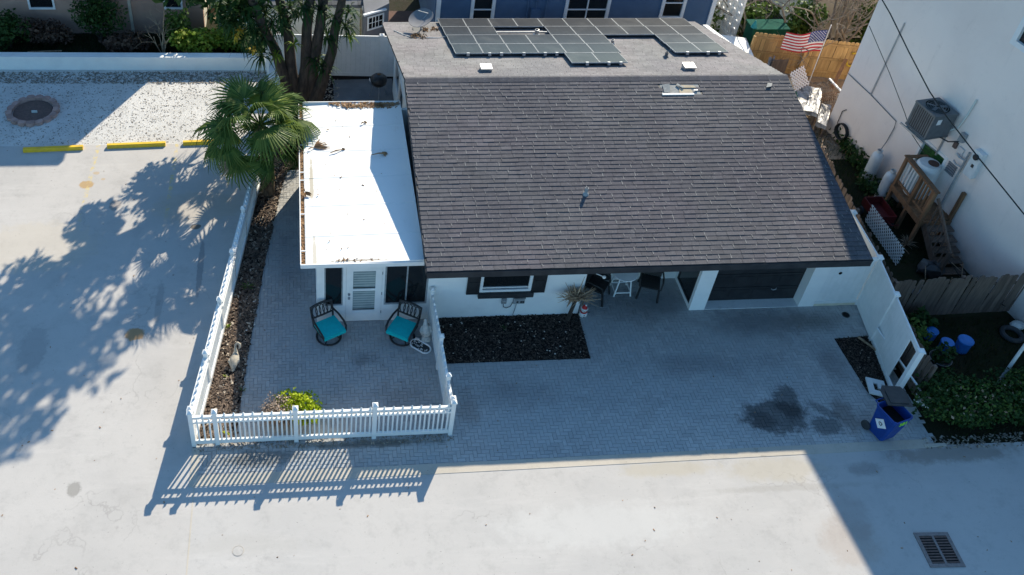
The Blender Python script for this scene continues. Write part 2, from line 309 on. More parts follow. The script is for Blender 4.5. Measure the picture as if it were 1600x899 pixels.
# ---------------------------------------------------------------- mesh building
ORG = {}
class MB:
    def __init__(s): s.v = []; s.f = []; s.m = []
    def add(s, vs, fs, m=0):
        k = len(s.v); s.v += [tuple(v) for v in vs]; s.f += [tuple(i + k for i in f) for f in fs]; s.m += [m] * len(fs); return s
    def box(s, x0, y0, z0, x1, y1, z1, m=0):
        x0, x1 = min(x0, x1), max(x0, x1); y0, y1 = min(y0, y1), max(y0, y1); z0, z1 = min(z0, z1), max(z0, z1)
        return s.add([(x0, y0, z0), (x1, y0, z0), (x1, y1, z0), (x0, y1, z0), (x0, y0, z1), (x1, y0, z1), (x1, y1, z1), (x0, y1, z1)],
                     [(3, 2, 1, 0), (4, 5, 6, 7), (0, 1, 5, 4), (1, 2, 6, 5), (2, 3, 7, 6), (3, 0, 4, 7)], m)
    def obox(s, c, ax, h, m=0):
        # oriented box: centre, three axes, half sizes
        c = Vector(c); a = [Vector(x).normalized() * k for x, k in zip(ax, h)]
        p = [c + a[0] * i + a[1] * j + a[2] * k for k in (-1, 1) for i, j in ((-1, -1), (1, -1), (1, 1), (-1, 1))]
        return s.add(p, [(3, 2, 1, 0), (4, 5, 6, 7), (0, 1, 5, 4), (1, 2, 6, 5), (2, 3, 7, 6), (3, 0, 4, 7)], m)
    def bar(s, a, b, w, t, m=0, up=(0, 0, 1)):
        # rectangular bar from a to b, w wide (sideways), t deep (along up)
        a, b = Vector(a), Vector(b); d = (b - a); L = d.length; d.normalize(); u = Vector(up)
        if abs(d.dot(u)) > .98: u = Vector((0, 1, 0))
        sd = d.cross(u).normalized(); u2 = sd.cross(d)
        return s.obox((a + b) / 2, (d, sd, u2), (L / 2, w / 2, t / 2), m)
    def tube(s, pts, r, n=6, m=0, cap=True):
        pts = [Vector(p) for p in pts]; rs = r if isinstance(r, (list, tuple)) else [r] * len(pts); rings = []; vs = []
        pu = None
        for i, p in enumerate(pts):
            d = (pts[min(i + 1, len(pts) - 1)] - pts[max(i - 1, 0)]).normalized()
            u = pu if pu is not None and abs(pu.dot(d)) < .95 else (Vector((0, 0, 1)) if abs(d.z) < .9 else Vector((1, 0, 0)))
            x = d.cross(u).normalized(); y = x.cross(d).normalized(); pu = y
            vs += [p + (x * math.cos(2 * math.pi * k / n) + y * math.sin(2 * math.pi * k / n)) * rs[i] for k in range(n)]
        fs = [(i * n + k, i * n + (k + 1) % n, (i + 1) * n + (k + 1) % n, (i + 1) * n + k) for i in range(len(pts) - 1) for k in range(n)]
        if cap: fs += [tuple(range(n - 1, -1, -1)), tuple(range((len(pts) - 1) * n, len(pts) * n))]
        return s.add(vs, fs, m)
    def lathe(s, prof, c=(0, 0, 0), n=16, m=0, ax=None, sx=1, sy=1, caps=True):
        c = Vector(c); vs = []
        if ax is None: X, Y, Z = Vector((1, 0, 0)), Vector((0, 1, 0)), Vector((0, 0, 1))
        else:
            Z = Vector(ax).normalized(); X = Z.cross(Vector((0, 0, 1)) if abs(Z.z) < .9 else Vector((1, 0, 0))).normalized(); Y = Z.cross(X)
        for r, z in prof: vs += [c + X * (r * sx * math.cos(2 * math.pi * k / n)) + Y * (r * sy * math.sin(2 * math.pi * k / n)) + Z * z for k in range(n)]
        fs = [(i * n + k, i * n + (k + 1) % n, (i + 1) * n + (k + 1) % n, (i + 1) * n + k) for i in range(len(prof) - 1) for k in range(n)]
        if caps: fs += [tuple(range(n - 1, -1, -1)), tuple(range((len(prof) - 1) * n, len(prof) * n))]
        return s.add(vs, fs, m)
    def ball(s, c, r, n=10, k=6, m=0):
        rx, ry, rz = r if isinstance(r, (tuple, list)) else (r, r, r)
        return s.lathe([(max(.001, math.cos(R(-90 + 180 * i / k))), rz * math.sin(R(-90 + 180 * i / k))) for i in range(k + 1)], c, n, m, None, rx, ry)
    def prism(s, poly, z0, z1, m=0):
        k = len(poly); vs = [(x, y, z0) for x, y in poly] + [(x, y, z1) for x, y in poly]
        return s.add(vs, [tuple(range(k - 1, -1, -1)), tuple(range(k, 2 * k))] + [(i, (i + 1) % k, k + (i + 1) % k, k + i) for i in range(k)], m)
    def extr(s, poly3, d, m=0):
        # any planar polygon swept along d
        k = len(poly3); d = Vector(d); a = [Vector(p) for p in poly3]; vs = a + [p + d for p in a]
        return s.add(vs, [tuple(range(k)), tuple(range(2 * k - 1, k - 1, -1))] + [(i, k + i, k + (i + 1) % k, (i + 1) % k) for i in range(k)], m)
    def torus(s, c, ra, rb, n=16, k=6, m=0, ax=(0, 0, 1), sy=1, arc=1.):
        Z = Vector(ax).normalized(); X = Z.cross(Vector((0, 0, 1)) if abs(Z.z) < .9 else Vector((1, 0, 0))).normalized(); Y = Z.cross(X); c = Vector(c)
        pts = [c + X * (ra * math.cos(2 * math.pi * arc * i / n)) + Y * (ra * sy * math.sin(2 * math.pi * arc * i / n)) for i in range(n + 1)]
        return s.tube(pts, rb, k, m, arc < 1)
    def xf(s, M):
        s.v = [tuple(M @ Vector(v)) for v in s.v]; return s
    def build(s, name, mats, parent=None, smooth=False, org=None):
        if isinstance(mats, str): mats = [mats]
        if org is None:
            if parent is not None: org = ORG[parent.name]
            else:
                xs, ys, zs = zip(*s.v); org = ((min(xs) + max(xs)) / 2, (min(ys) + max(ys)) / 2, min(zs))
        me = bpy.data.meshes.new(name)
        me.from_pydata([(x - org[0], y - org[1], z - org[2]) for x, y, z in s.v], [], s.f)
        for q in mats: me.materials.append(MATS[q])
        me.polygons.foreach_set('material_index', s.m)
        if smooth: me.polygons.foreach_set('use_smooth', [True] * len(s.f))
        me.update()
        o = bpy.data.objects.new(name, me); COL.objects.link(o); ORG[o.name] = tuple(org)
        if parent is not None: o.parent = parent
        else: o.location = org
        return o
def smooth_by(o, ang=40):
    me = o.data; me.polygons.foreach_set('use_smooth', [True] * len(me.polygons)); me.set_sharp_from_angle(angle=R(ang)); return o
def tag(o, label=None, cat=None, group=None, kind=None):
    if label: o['label'] = label
    if cat: o['category'] = cat
    if group: o['group'] = group
    if kind: o['kind'] = kind
    return o
def thing(name, label, cat, loc=(0, 0, 0), group=None, local=False):
    o = bpy.data.objects.new(name, None); COL.objects.link(o); o.location = loc; o.empty_display_size = .2
    ORG[o.name] = (0, 0, 0) if local else tuple(loc); return tag(o, label, cat, group)
def inst(name, me, parent, loc, rot=None, scale=None):
    o = bpy.data.objects.new(name, me); COL.objects.link(o); o.parent = parent
    g = ORG[parent.name]; o.location = (loc[0] - g[0], loc[1] - g[1], loc[2] - g[2]); ORG[o.name] = tuple(loc)
    if rot is not None:
        if isinstance(rot, Matrix): o.rotation_euler = rot.to_euler()
        else: o.rotation_euler = rot
    if scale: o.scale = scale
    return o
def mesh_of(mb, name, mats):
    me = bpy.data.meshes.new(name); me.from_pydata(mb.v, [], mb.f)
    for q in ([mats] if isinstance(mats, str) else mats): me.materials.append(MATS[q])
    me.polygons.foreach_set('material_index', mb.m); me.update(); return me
def copy_tree(o, loc=None, rotz=None, label=None):
    c = o.copy(); COL.objects.link(c); ORG[c.name] = ORG[o.name]
    if loc is not None: c.location = loc
    if rotz is not None: c.rotation_euler = (0, 0, rotz)
    if label: c['label'] = label
    for ch in list(o.children):
        k = ch.copy(); COL.objects.link(k); k.parent = c; ORG[k.name] = ORG[ch.name]
        for g in list(ch.children):
            q = g.copy(); COL.objects.link(q); q.parent = k; ORG[q.name] = ORG[g.name]
    return c
def inside(x, y, poly):
    r = False; j = len(poly) - 1
    for i in range(len(poly)):
        xi, yi = poly[i]; xj, yj = poly[j]
        if (yi > y) != (yj > y) and x < (xj - xi) * (y - yi) / (yj - yi) + xi: r = not r
        j = i
    return r
def lerp(a, b, t): return tuple(x + (y - x) * t for x, y in zip(a, b))
def leaves(mb, c, r, n, size, seed, flat=.6, hollow=.35, m=0, long=1.6, up=.5):
    # n small pointed leaves spread through an ellipsoid's volume
    g = random.Random(seed)
    for _ in range(n):
        d = Vector((g.gauss(0, 1), g.gauss(0, 1), g.gauss(0, 1))).normalized(); q = (hollow ** 3 + (1 - hollow ** 3) * g.random()) ** (1 / 3)
        q *= 1 + .18 * math.sin(d.x * 5 + seed) * math.sin(d.y * 6 + seed * 2) + g.uniform(-.06, .1)
        p = Vector((c[0] + d.x * r[0] * q, c[1] + d.y * r[1] * q, c[2] + d.z * r[2] * q))
        nrm = (d * .5 + Vector((g.gauss(0, 1), g.gauss(0, 1), g.gauss(0, 1))) * flat + Vector((0, 0, up))).normalized()
        t = nrm.cross(Vector((g.gauss(0, 1), g.gauss(0, 1), g.gauss(0, 1)))).normalized(); b = nrm.cross(t); s = size * g.uniform(.6, 1.35)
        mb.add([p - t * s * long * .5, p + b * s * .5 - t * s * .1, p + t * s * long * .5, p - b * s * .5 - t * s * .1], [(0, 1, 2, 3)], m)
    return mb
def strap_tuft(mb, c, d, n, L, w, seed, m=0, droop=.5):
    # a rosette of long strap leaves around direction d
    g = random.Random(seed); d = Vector(d).normalized(); c = Vector(c)
    for _ in range(n):
        q = (d * g.uniform(-.2, .9) + Vector((g.gauss(0, 1), g.gauss(0, 1), g.gauss(0, 1))).normalized()).normalized()
        l = L * g.uniform(.65, 1.15); s = q.cross(Vector((0, 0, 1)) if abs(q.z) < .9 else Vector((1, 0, 0))).normalized() * w * .5
        p1 = c + q * l * .5 + Vector((0, 0, l * .06)); p2 = c + q * l - Vector((0, 0, l * droop * g.uniform(.4, 1)))
        mb.add([c - s * .5, c + s * .5, p1 + s, p1 - s, p2], [(0, 1, 2, 3), (3, 2, 4)], m)
    return mb
def chips(mb, poly, n, size, z, seed, m=0, h=.03, long=2.2):
    g = random.Random(seed); xs = [p[0] for p in poly]; ys = [p[1] for p in poly]; k = 0
    while k < n:
        x = g.uniform(min(xs), max(xs)); y = g.uniform(min(ys), max(ys))
        if not inside(x, y, poly): continue
        k += 1; a = g.uniform(0, math.pi); s = size * g.uniform(.5, 1.5); t = Vector((math.cos(a), math.sin(a), g.uniform(-.5, .5))).normalized()
        b = Vector((-math.sin(a), math.cos(a), g.uniform(-.5, .5))).normalized(); p = Vector((x, y, z + g.uniform(.2, 1) * h)); u = t.cross(b) * s * .12
        A, B = t * s * long * .5, b * s * .5
        mb.add([p - A - B * .7 + u, p + A * .9 - B + u, p + A + B * .6 + u, p - A * .8 + B + u, p - A - B - u * 2, p + A - B - u * 2, p + A + B - u * 2, p - A + B - u * 2], [(0, 1, 2, 3), (4, 5, 1, 0), (5, 6, 2, 1), (6, 7, 3, 2), (7, 4, 0, 3)], m)
    return mb
def sheet(name, poly, z, mat, th=.05, kind='structure', parent=None):
    o = MB().prism(poly, z - th, z).build(name, mat, parent); return tag(o, kind=kind) if parent is None else o

# ================================================================ GROUND
sheet('ground', [(-150, -150), (150, -150), (150, 150), (-150, 150)], -.05, 'ground_soil', .1)
sheet('parking_lot', [(-30, -30), (-5.56, -30), (-5.56, -3.95), (-5.68, -3.75), (-4.10, 7.95), (-30, 7.95)], 0., 'lot_concrete', .04)
sheet('road', [(-5.53, -30), (60, -30), (60, -4.95), (12.2, -4.66), (-5.53, -4.78)], 0., 'road_concrete', .04)
MB().box(-5.56, -30, -.03, -5.53, -3.95, .003).build('joint', 'kerb_concrete', bpy.data.objects['road'])
tag(MB().prism([(-5.53, -4.83), (12.2, -4.72), (12.2, -4.47), (-5.53, -4.55)], -.03, .008).build('kerb', 'kerb_concrete'), kind='structure')
sheet('gravel_area', [(-30, 7.95), (-4.10, 7.95), (-3.9, 12.35), (-30, 12.6)], -.004, 'shell_gravel', .04)
sheet('side_yard_slab', [(-1.85, 9.9), (.3, 9.9), (.3, 11.72), (-1.85, 11.66)], -.015, 'slab_concrete', .06)
sheet('side_yard_soil', [(-4.0, 5.6), (.3, 6.5), (.3, 12.2), (-4.0, 12.2)], -.03, 'mulch_soil', .05)
sheet('back_yard', [(-30, 12.5), (-2., 12.1), (-2., 40), (-30, 40)], -.03, 'yard_grass', .05)
sheet('garden_path', [(-6.5, 16.0), (-4.9, 16.0), (-4.9, 22), (-6.5, 22)], .0, 'sand_tan', .06)
sheet('right_yard', [(12.3, -4.62), (40, -4.9), (40, 12), (12.9, 12)], -.025, 'yard_grass', .05)
sheet('back_right_yard', [(12.6, 6.6), (26, 6.6), (26, 11.55), (13.2, 11.9)], -.015, 'sand_tan', .05)
# ---- block pavers: the nearest 300 of each surface singly, the rest joined
def herring(parent, region, holes, mat, z, seed):
    g = random.Random(seed); u = .1; gap = .0024
    xs = [p[0] for q in region for p in q]; ys = [p[1] for q in region for p in q]
    x0, y0 = -6.0 + u * 4 * math.floor((min(xs) + 6) / (u * 4)), -5.0 + u * 4 * math.floor((min(ys) + 5) / (u * 4)); cells = []
    for i in range(-2, int((max(xs) - x0) / u) + 3):
        for j in range(-2, int((max(ys) - y0) / u) + 3):
            k = (i - j) % 4
            if k == 0: w, h = 2, 1
            elif k == 3: w, h = 1, 2
            else: continue
            cx, cy = x0 + (i + w / 2) * u, y0 + (j + h / 2) * u
            if any(inside(cx, cy, q) for q in region) and not any(inside(cx, cy, q) for q in holes): cells.append((cx, cy, w * u / 2 - gap, h * u / 2 - gap))
    def inframe(c):                                          # roughly what the photograph shows
        return -5.6 < c[0] < 12.5
    cells.sort(key=lambda c: (c[0] - CAMP.x) ** 2 + (c[1] - CAMP.y) ** 2)
    def pv(mb, cx, cy, hx, hy, dz, tx, ty):
        e = .005
        b = [(-hx, -hy), (hx, -hy), (hx, hy), (-hx, hy)]; t = [(-hx + e, -hy + e), (hx - e, -hy + e), (hx - e, hy - e), (-hx + e, hy - e)]
        mb.add([(cx + x, cy + y, z - .03) for x, y in b] + [(cx + x, cy + y, z - .005 + dz + tx * x + ty * y) for x, y in b] + [(cx + x, cy + y, z + dz + tx * x + ty * y) for x, y in t],
               [(i, (i + 1) % 4, 4 + (i + 1) % 4, 4 + i) for i in range(4)] + [(4 + i, 4 + (i + 1) % 4, 8 + (i + 1) % 4, 8 + i) for i in range(4)] + [(8, 9, 10, 11)])
    shapes = {}
    field = MB()
    for k, (cx, cy, hx, hy) in enumerate(cells):
        dz, tx, ty = g.uniform(-.003, .003), g.uniform(-.03, .03), g.uniform(-.03, .03)
        if k < 300:
            key = (round(hx, 4), g.randrange(3))
            if key not in shapes:
                q = MB(); pv(q, 0, 0, hx, hy, dz, tx, ty); shapes[key] = mesh_of(q, 'paver', mat)
            inst('paver', shapes[key], parent, (cx, cy, 0))
        else: pv(field, cx, cy, hx, hy, dz, tx, ty)
    tag(field.build('paver_field', mat, parent), kind='stuff')
BED_FRONT = [(.55, -1.57), (4.41, -1.57), (4.46, .0), (.60, .0)]
BED_RIGHT = [(11.28, -1.2), (12.32, -1.15), (12.0, -3.55), (11.78, -3.9), (11.35, -3.0)]
BED_LEFT = [(-5.66, -3.66), (-4.66, -3.60), (-4.62, -2.74), (-4.48, -1.15), (-4.07, 2.6), (-3.65, 5.73), (-3.3, 7.2), (-3.2, 11.4), (-3.95, 11.4), (-4.5, 5.4)]
drive = sheet('driveway', [(.36, -4.50), (12.15, -4.48), (12.3, .25), (7.8, .3), (7.6, 1.25), (4.4, 1.25), (4.42, .05), (.42, .05)], -.018, 'joint_sand')
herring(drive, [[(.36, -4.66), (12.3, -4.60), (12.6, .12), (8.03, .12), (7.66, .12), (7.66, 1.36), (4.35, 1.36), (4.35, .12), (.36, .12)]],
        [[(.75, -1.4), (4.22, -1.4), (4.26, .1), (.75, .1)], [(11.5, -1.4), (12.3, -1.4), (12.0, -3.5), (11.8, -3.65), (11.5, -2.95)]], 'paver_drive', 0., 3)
patio = sheet('patio', [(-5.6, -4.54), (.36, -4.50), (.36, .02), (-2.6, .02), (-2.6, 6.5), (-3.7, 6.5), (-4.1, 2.6), (-4.5, -1.2), (-4.66, -3.8), (-5.6, -3.9)], -.018, 'joint_sand')
herring(patio, [[(-5.6, -4.68), (.36, -4.66), (.36, .12), (-2.55, .12), (-2.55, 6.5), (-3.85, 6.5), (-4.3, 2.6), (-4.7, -1.15), (-4.86, -3.52), (-5.6, -3.62)]], [], 'paver_patio', 0., 4)
MB().box(8.03, .003, -.03, 10.75, .34, .02).build('garage_apron', 'garage_apron', drive)
def bed(name, poly, n, size, seed, chip='chip_mulch'):
    c = (sum(p[0] for p in poly) / len(poly), sum(p[1] for p in poly) / len(poly)); mb = MB()
    mb.prism(poly, -.04, .012)
    chips(mb, poly, n, size, .008, seed, 1, .04)
    return tag(mb.build(name, ['mulch_soil', chip]), kind='stuff')
bed('mulch_bed', BED_FRONT, 4200, .02, 1); bed('mulch_bed', BED_LEFT, 8500, .036, 2, 'chip_bark'); bed('mulch_bed', BED_RIGHT, 1500, .018, 3)
MB().box(-5.66, -4.83, -.03, -5.49, -3.80, .009).build('edging', 'kerb_concrete', patio)
mb = MB(); chips(mb, [(-14, 8.0), (-4.2, 8.0), (-4.0, 12.2), (-14, 12.3)], 3500, .015, -.004, 5, 0, .012, 3.)
chips(mb, [(-14, 11.6), (-4.0, 11.4), (-4.0, 12.2), (-14, 12.3)], 2400, .022, -.004, 6, 0, .02, 3.)
tag(mb.build('leaf_litter', 'chip_litter'), kind='stuff')
mb = MB(); chips(mb, [(-5.6, -3.9), (.5, -3.9), (.5, -3.55), (-5.6, -3.55)], 700, .02, .0, 8, 0, .02); chips(mb, [(12.0, -4.75), (17, -4.85), (17, -4.4), (12.0, -4.4)], 500, .03, -.02, 9, 0, .03)
chips(mb, [(-3.4, 8), (-1.9, 8), (-1.6, 11.7), (-3.4, 11.7)], 700, .04, -.03, 10, 0, .03); chips(mb, [(13, 7), (17, 7), (17, 11.3), (13.5, 11.6)], 900, .045, -.015, 11, 0, .04)
tag(mb.build('yard_litter', 'chip_litter'), kind='stuff')
# scattered leaf and grit bits on the concrete
mb = MB(); chips(mb, [(-14, -8), (-5.8, -8), (-5.8, -3.9), (-4.9, 1.7), (-4.3, 7.8), (-14, 7.8)], 70, .018, .0, 61, 0, .012, 2.4); chips(mb, [(-5.4, -8.5), (13, -8.5), (13, -4.9), (-5.4, -4.9)], 45, .016, .0, 62, 0, .012, 2.4); chips(mb, [(-5.5, -4.4), (11.2, -4.4), (11.2, -.1), (-4.4, -.1)], 50, .013, .004, 63, 0, .012, 2.4)
tag(mb.build('leaf_bits', 'dead_leaf'), kind='stuff')
# ================================================================ THE HOUSE
XR, EY, EZ, RY, RZ, BY, BZ = 11.45, -.91, 2.70, 5.58, 4.0, 11.08, 2.67
house = thing('house', 'single storey white house with grey shingle roof, black garage door and white sunroom', 'house', (5.7, 5.0, 0))
# ---- walls
mb = MB()
W0, T = .25, .16
mb.box(W0, 0, 0, 1.60, T, 2.52); mb.box(2.98, 0, 0, 4.43, T, 2.52); mb.box(1.60, 0, 0, 2.98, T, .99); mb.box(1.60, 0, 1.73, 2.98, T, 2.52)
mb.box(4.27, T, 0, 4.43, 1.25, 2.52)                                  # porch left side
mb.box(4.27, 1.25, 0, 7.76, 1.41, 2.52)                               # porch back
mb.box(7.59, 0, 0, 8.03, .12, 2.52); mb.box(7.59, .12, 0, 7.70, 1.25, .12); mb.box(7.59, .12, 1.95, 7.70, 1.25, 2.52); mb.box(7.59, 1.15, .12, 7.70, 1.25, 1.95)
mb.box(7.87, .12, 0, 8.03, .5, 2.52)                                  # garage jambs
mb.box(10.75, 0, 0, 11.20, .5, 2.52); mb.box(8.03, .40, 2.1, 10.75, .5, 2.52)
mb.box(11.04, .5, 0, 11.20, 10.9, 2.52); mb.box(W0, 10.74, 0, 11.04, 10.9, 2.52)
mb.box(W0, T, 0, W0 + T, 7.6, 2.52); mb.box(W0, 10.3, 0, W0 + T, 10.74, 2.52); mb.box(W0, 7.6, 0, W0 + T, 10.3, .9); mb.box(W0, 7.6, 2.0, W0 + T, 10.3, 2.52)
for x in (W0, 11.04):                                                  # gable ends
    mb.extr([(x, -.02, 2.521), (x, 10.92, 2.521), (x, 10.92, 2.65), (x, RY, RZ - .06), (x, -.02, 2.78)], (T, 0, 0))
mb.build('wall', 'white_paint', house)
# ---- front window with shutters and sill
def window(name, x0, x1, z0, z1, y, glass, parent, fr=.065, mull=(), rail=(), proud=.03, trim='white_trim', yback=.06):
    mb = MB()
    mb.box(x0, y - proud, z0, x0 + fr, y + yback, z1); mb.box(x1 - fr, y - proud, z0, x1, y + yback, z1)
    mb.box(x0 + fr, y - proud, z0, x1 - fr, y + yback, z0 + fr); mb.box(x0 + fr, y - proud, z1 - fr, x1 - fr, y + yback, z1)
    for q in mull: mb.box(q - .02, y - proud + .012, z0 + fr, q + .02, y + yback - .012, z1 - fr)
    for q in rail: mb.box(x0 + fr, y - proud + .02, q - .018, x1 - fr, y + yback - .02, q + .018)
    w = mb.build(name, trim, parent)
    MB().box(x0 + fr * .5, y + .02, z0 + fr * .5, x1 - fr * .5, y + .035, z1 - fr * .5).build('pane', glass, w); return w
w = window('window', 1.60, 2.98, .99, 1.73, 0, 'dark_glass', house, .075, rail=(1.13,), yback=.1)
MB().box(1.57, -.11, .83, 3.06, -.002, .985).build('sill', 'dark_trim', house)
for x0, x1 in ((1.25, 1.585), (3.0, 3.36)):
    mb = MB(); mb.box(x0, -.03, .93, x1, -.002, 1.80)
    f = .045
    mb.box(x0, -.045, .93, x0 + f, -.031, 1.8); mb.box(x1 - f, -.045, .93, x1, -.031, 1.8)
    for z in (.93, 1.34, 1.755): mb.box(x0 + f, -.044, z, x1 - f, -.0305, z + f)
    mb.build('shutter', 'black_paint', house)
# ---- garage door of black panels
gd = MB().box(8.03, .345, .02, 10.75, .36, 2.1).build('garage_door', 'black_paint', house)
for k in range(4):
    z = .03 + k * .518
    mb = MB(); mb.box(8.04, .31, z, 10.74, .343, z + .50)
    for j in range(4):
        x = 8.12 + j * .66; mb.box(x, .300, z + .09, x + .55, .309, z + .41)
    mb.build('door_panel', 'black_paint', gd)
mb = MB(); mb.tube([(9.95, .29, .46), (9.98, .24, .46), (10.06, .24, .49), (10.09, .29, .49)], .012, 6); mb.build('handle', 'galvanised', gd)
# ---- dark glass in the porch side wall
sw = MB(); sw.box(7.600, .12, .12, 7.66, .17, 1.95).box(7.600, 1.10, .12, 7.66, 1.15, 1.95).box(7.600, .17, .12, 7.66, 1.10, .17)
sw = sw.build('side_window', 'dark_trim', house); MB().box(7.62, .15, .15, 7.64, 1.13, 1.95).build('pane', 'dark_glass', sw)
dr = MB().box(4.75, 1.232, .02, 5.65, 1.248, 2.02).build('porch_door', 'black_paint', house)
MB().lathe([(.03, 0), (.03, .05), (.001, .06)], (5.55, 1.23, 1.0), 8, 0, (0, -1, 0)).build('handle', 'galvanised', dr)
# ---- left side window
sw = MB()
for y in (7.6, 8.9, 10.22): sw.box(W0 - .03, y, .9, W0 + .05, y + .08, 2.0)
sw.box(W0 - .03, 7.68, .9, W0 + .05, 10.22, .98).box(W0 - .03, 7.68, 1.92, W0 + .05, 10.22, 2.0)
sw = sw.build('side_window', 'white_trim', house); MB().box(W0 + .01, 7.65, .95, W0 + .025, 10.25, 1.95).build('pane', 'dark_glass', sw)
# ---- roof deck
def fr(x, v, w=0):
    L = math.hypot(RY - EY, RZ - EZ); c, s_ = (RY - EY) / L, (RZ - EZ) / L
    return (x, EY + v * c - w * s_, EZ + v * s_ + w * c)
def bk(x, v, w=0):
    L = math.hypot(BY - RY, RZ - BZ); c, s_ = (BY - RY) / L, (RZ - BZ) / L
    return (x, BY - v * c + w * s_, BZ + v * s_ + w * c)
LF, LB = math.hypot(RY - EY, RZ - EZ), math.hypot(BY - RY, RZ - BZ)
def backx(v): t = 1 - v / LB; return -.2 * t, XR - .65 * t
mb = MB()
mb.add([fr(0, 0), fr(XR, 0), fr(XR, LF), fr(0, LF), fr(0, 0, -.10), fr(XR, 0, -.10), fr(XR, LF, -.10), fr(0, LF, -.10)], [(0, 1, 2, 3), (7, 6, 5, 4), (0, 4, 5, 1), (1, 5, 6, 2), (3, 7, 4, 0)])
a, b_ = backx(0)
mb.add([bk(a, 0), bk(b_, 0), bk(XR, LB), bk(0, LB), bk(a, 0, -.10), bk(b_, 0, -.10), bk(XR, LB, -.10), bk(0, LB, -.10)], [(0, 3, 2, 1), (4, 5, 6, 7), (0, 1, 5, 4), (1, 2, 6, 5), (3, 0, 4, 7)])
roof = mb.build('roof', 'dark_trim', house)
mb = MB(); mb.box(.0, EY - .035, EZ - .20, XR, EY - .003, EZ - .012); mb.box(.02, EY - .002, EZ - .19, XR - .02, -.003, EZ - .165)
mb.build('fascia', 'dark_trim', house)
for x in (-.03, XR + .003): MB().extr([fr(x, -.02, -.13), fr(x, LF, -.13), fr(x, LF, -.004), fr(x, -.02, -.004)], (.027, 0, 0)).build('rake_board', 'dark_trim', house)
# ---- shingles
g = random.Random(11); EXP = LF / 46; tabs = []
HOLE = lambda x, v: 7.50 < x < 8.55 and 5.88 < v < 6.30
for k in range(46):
    x = -.005 - (g.random() * .3 if k else 0)
    while x < XR + .005:
        w = .305 + g.uniform(-.012, .012) if g.random() > .08 else .46
        a, b_ = max(x, -.012), min(x + w - .006, XR + .012)
        if b_ - a > .05 and not HOLE((a + b_) / 2, k * EXP + .07): tabs.append((a, b_, k * EXP + g.uniform(-.004, .004), g.uniform(0, .006), g.uniform(-.005, .005)))
        x += w
def tab(mb, P, a, b_, v, dz, tl, e):
    h = .016 + dz
    q = [P(a, v, h), P(b_, v, h + tl), P(b_, v + e + .012, .004), P(a, v + e + .012, .004), P(a, v, .001), P(b_, v, .001)]
    mb.add(q, [(0, 1, 2, 3), (4, 5, 1, 0), (4, 0, 3), (1, 5, 2)])
field = MB()
cen = [(Vector(fr((t[0] + t[1]) / 2, t[2])) - CAMP).length for t in tabs]
order = sorted(range(len(tabs)), key=lambda i: cen[i])
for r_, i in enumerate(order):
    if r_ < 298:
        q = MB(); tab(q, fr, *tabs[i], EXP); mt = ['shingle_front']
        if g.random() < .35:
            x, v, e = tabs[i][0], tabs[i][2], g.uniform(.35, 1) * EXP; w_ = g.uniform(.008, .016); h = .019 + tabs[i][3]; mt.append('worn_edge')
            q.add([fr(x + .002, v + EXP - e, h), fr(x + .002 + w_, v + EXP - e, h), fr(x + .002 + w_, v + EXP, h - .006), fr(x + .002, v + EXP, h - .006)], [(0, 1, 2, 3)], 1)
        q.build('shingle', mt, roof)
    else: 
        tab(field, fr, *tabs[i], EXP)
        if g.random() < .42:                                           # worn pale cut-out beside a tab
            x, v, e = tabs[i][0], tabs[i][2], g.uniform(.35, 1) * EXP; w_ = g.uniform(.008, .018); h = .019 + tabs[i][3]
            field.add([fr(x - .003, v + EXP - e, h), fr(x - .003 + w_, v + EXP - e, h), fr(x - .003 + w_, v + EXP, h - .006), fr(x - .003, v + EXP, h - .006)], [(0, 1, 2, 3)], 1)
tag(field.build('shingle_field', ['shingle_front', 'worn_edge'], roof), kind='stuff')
field = MB(); EB = LB / 39
for k in range(39):
    x0, x1 = backx(k * EB); x = x0 - g.random() * .3
    while x < x1:
        w = .305 + g.uniform(-.015, .015); a, b_ = max(x, x0 - .01), min(x + w - .006, x1 + .01)
        if b_ - a > .05:
            h = .015 + g.uniform(0, .006); v = k * EB
            q = [bk(a, v, h), bk(b_, v, h), bk(b_, v + EB + .012, .004), bk(a, v + EB + .012, .004), bk(a, v, .001), bk(b_, v, .001)]
            field.add(q, [(3, 2, 1, 0), (0, 1, 5, 4), (3, 0, 4), (2, 5, 1)])
        x += w
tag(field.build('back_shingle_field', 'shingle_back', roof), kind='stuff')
x = -.01; k = 0
while x < XR:                                                          # ridge cap pieces
    e = .30; h = .028 + g.uniform(0, .006); x1 = min(x + e + .03, XR + .01)
    q = [fr(x, LF - .16, .014), fr(x1, LF - .16, .02), (x1, RY, RZ + h + .012), (x, RY, RZ + h), bk(x1, LB - .16, .02), bk(x, LB - .16, .014), fr(x, LF - .16, .003), fr(x1, LF - .16, .003)]
    MB().add(q, [(0, 1, 2, 3), (3, 2, 4, 5), (6, 7, 1, 0)]).build('ridge_shingle', 'shingle_front', roof); x += e; k += 1
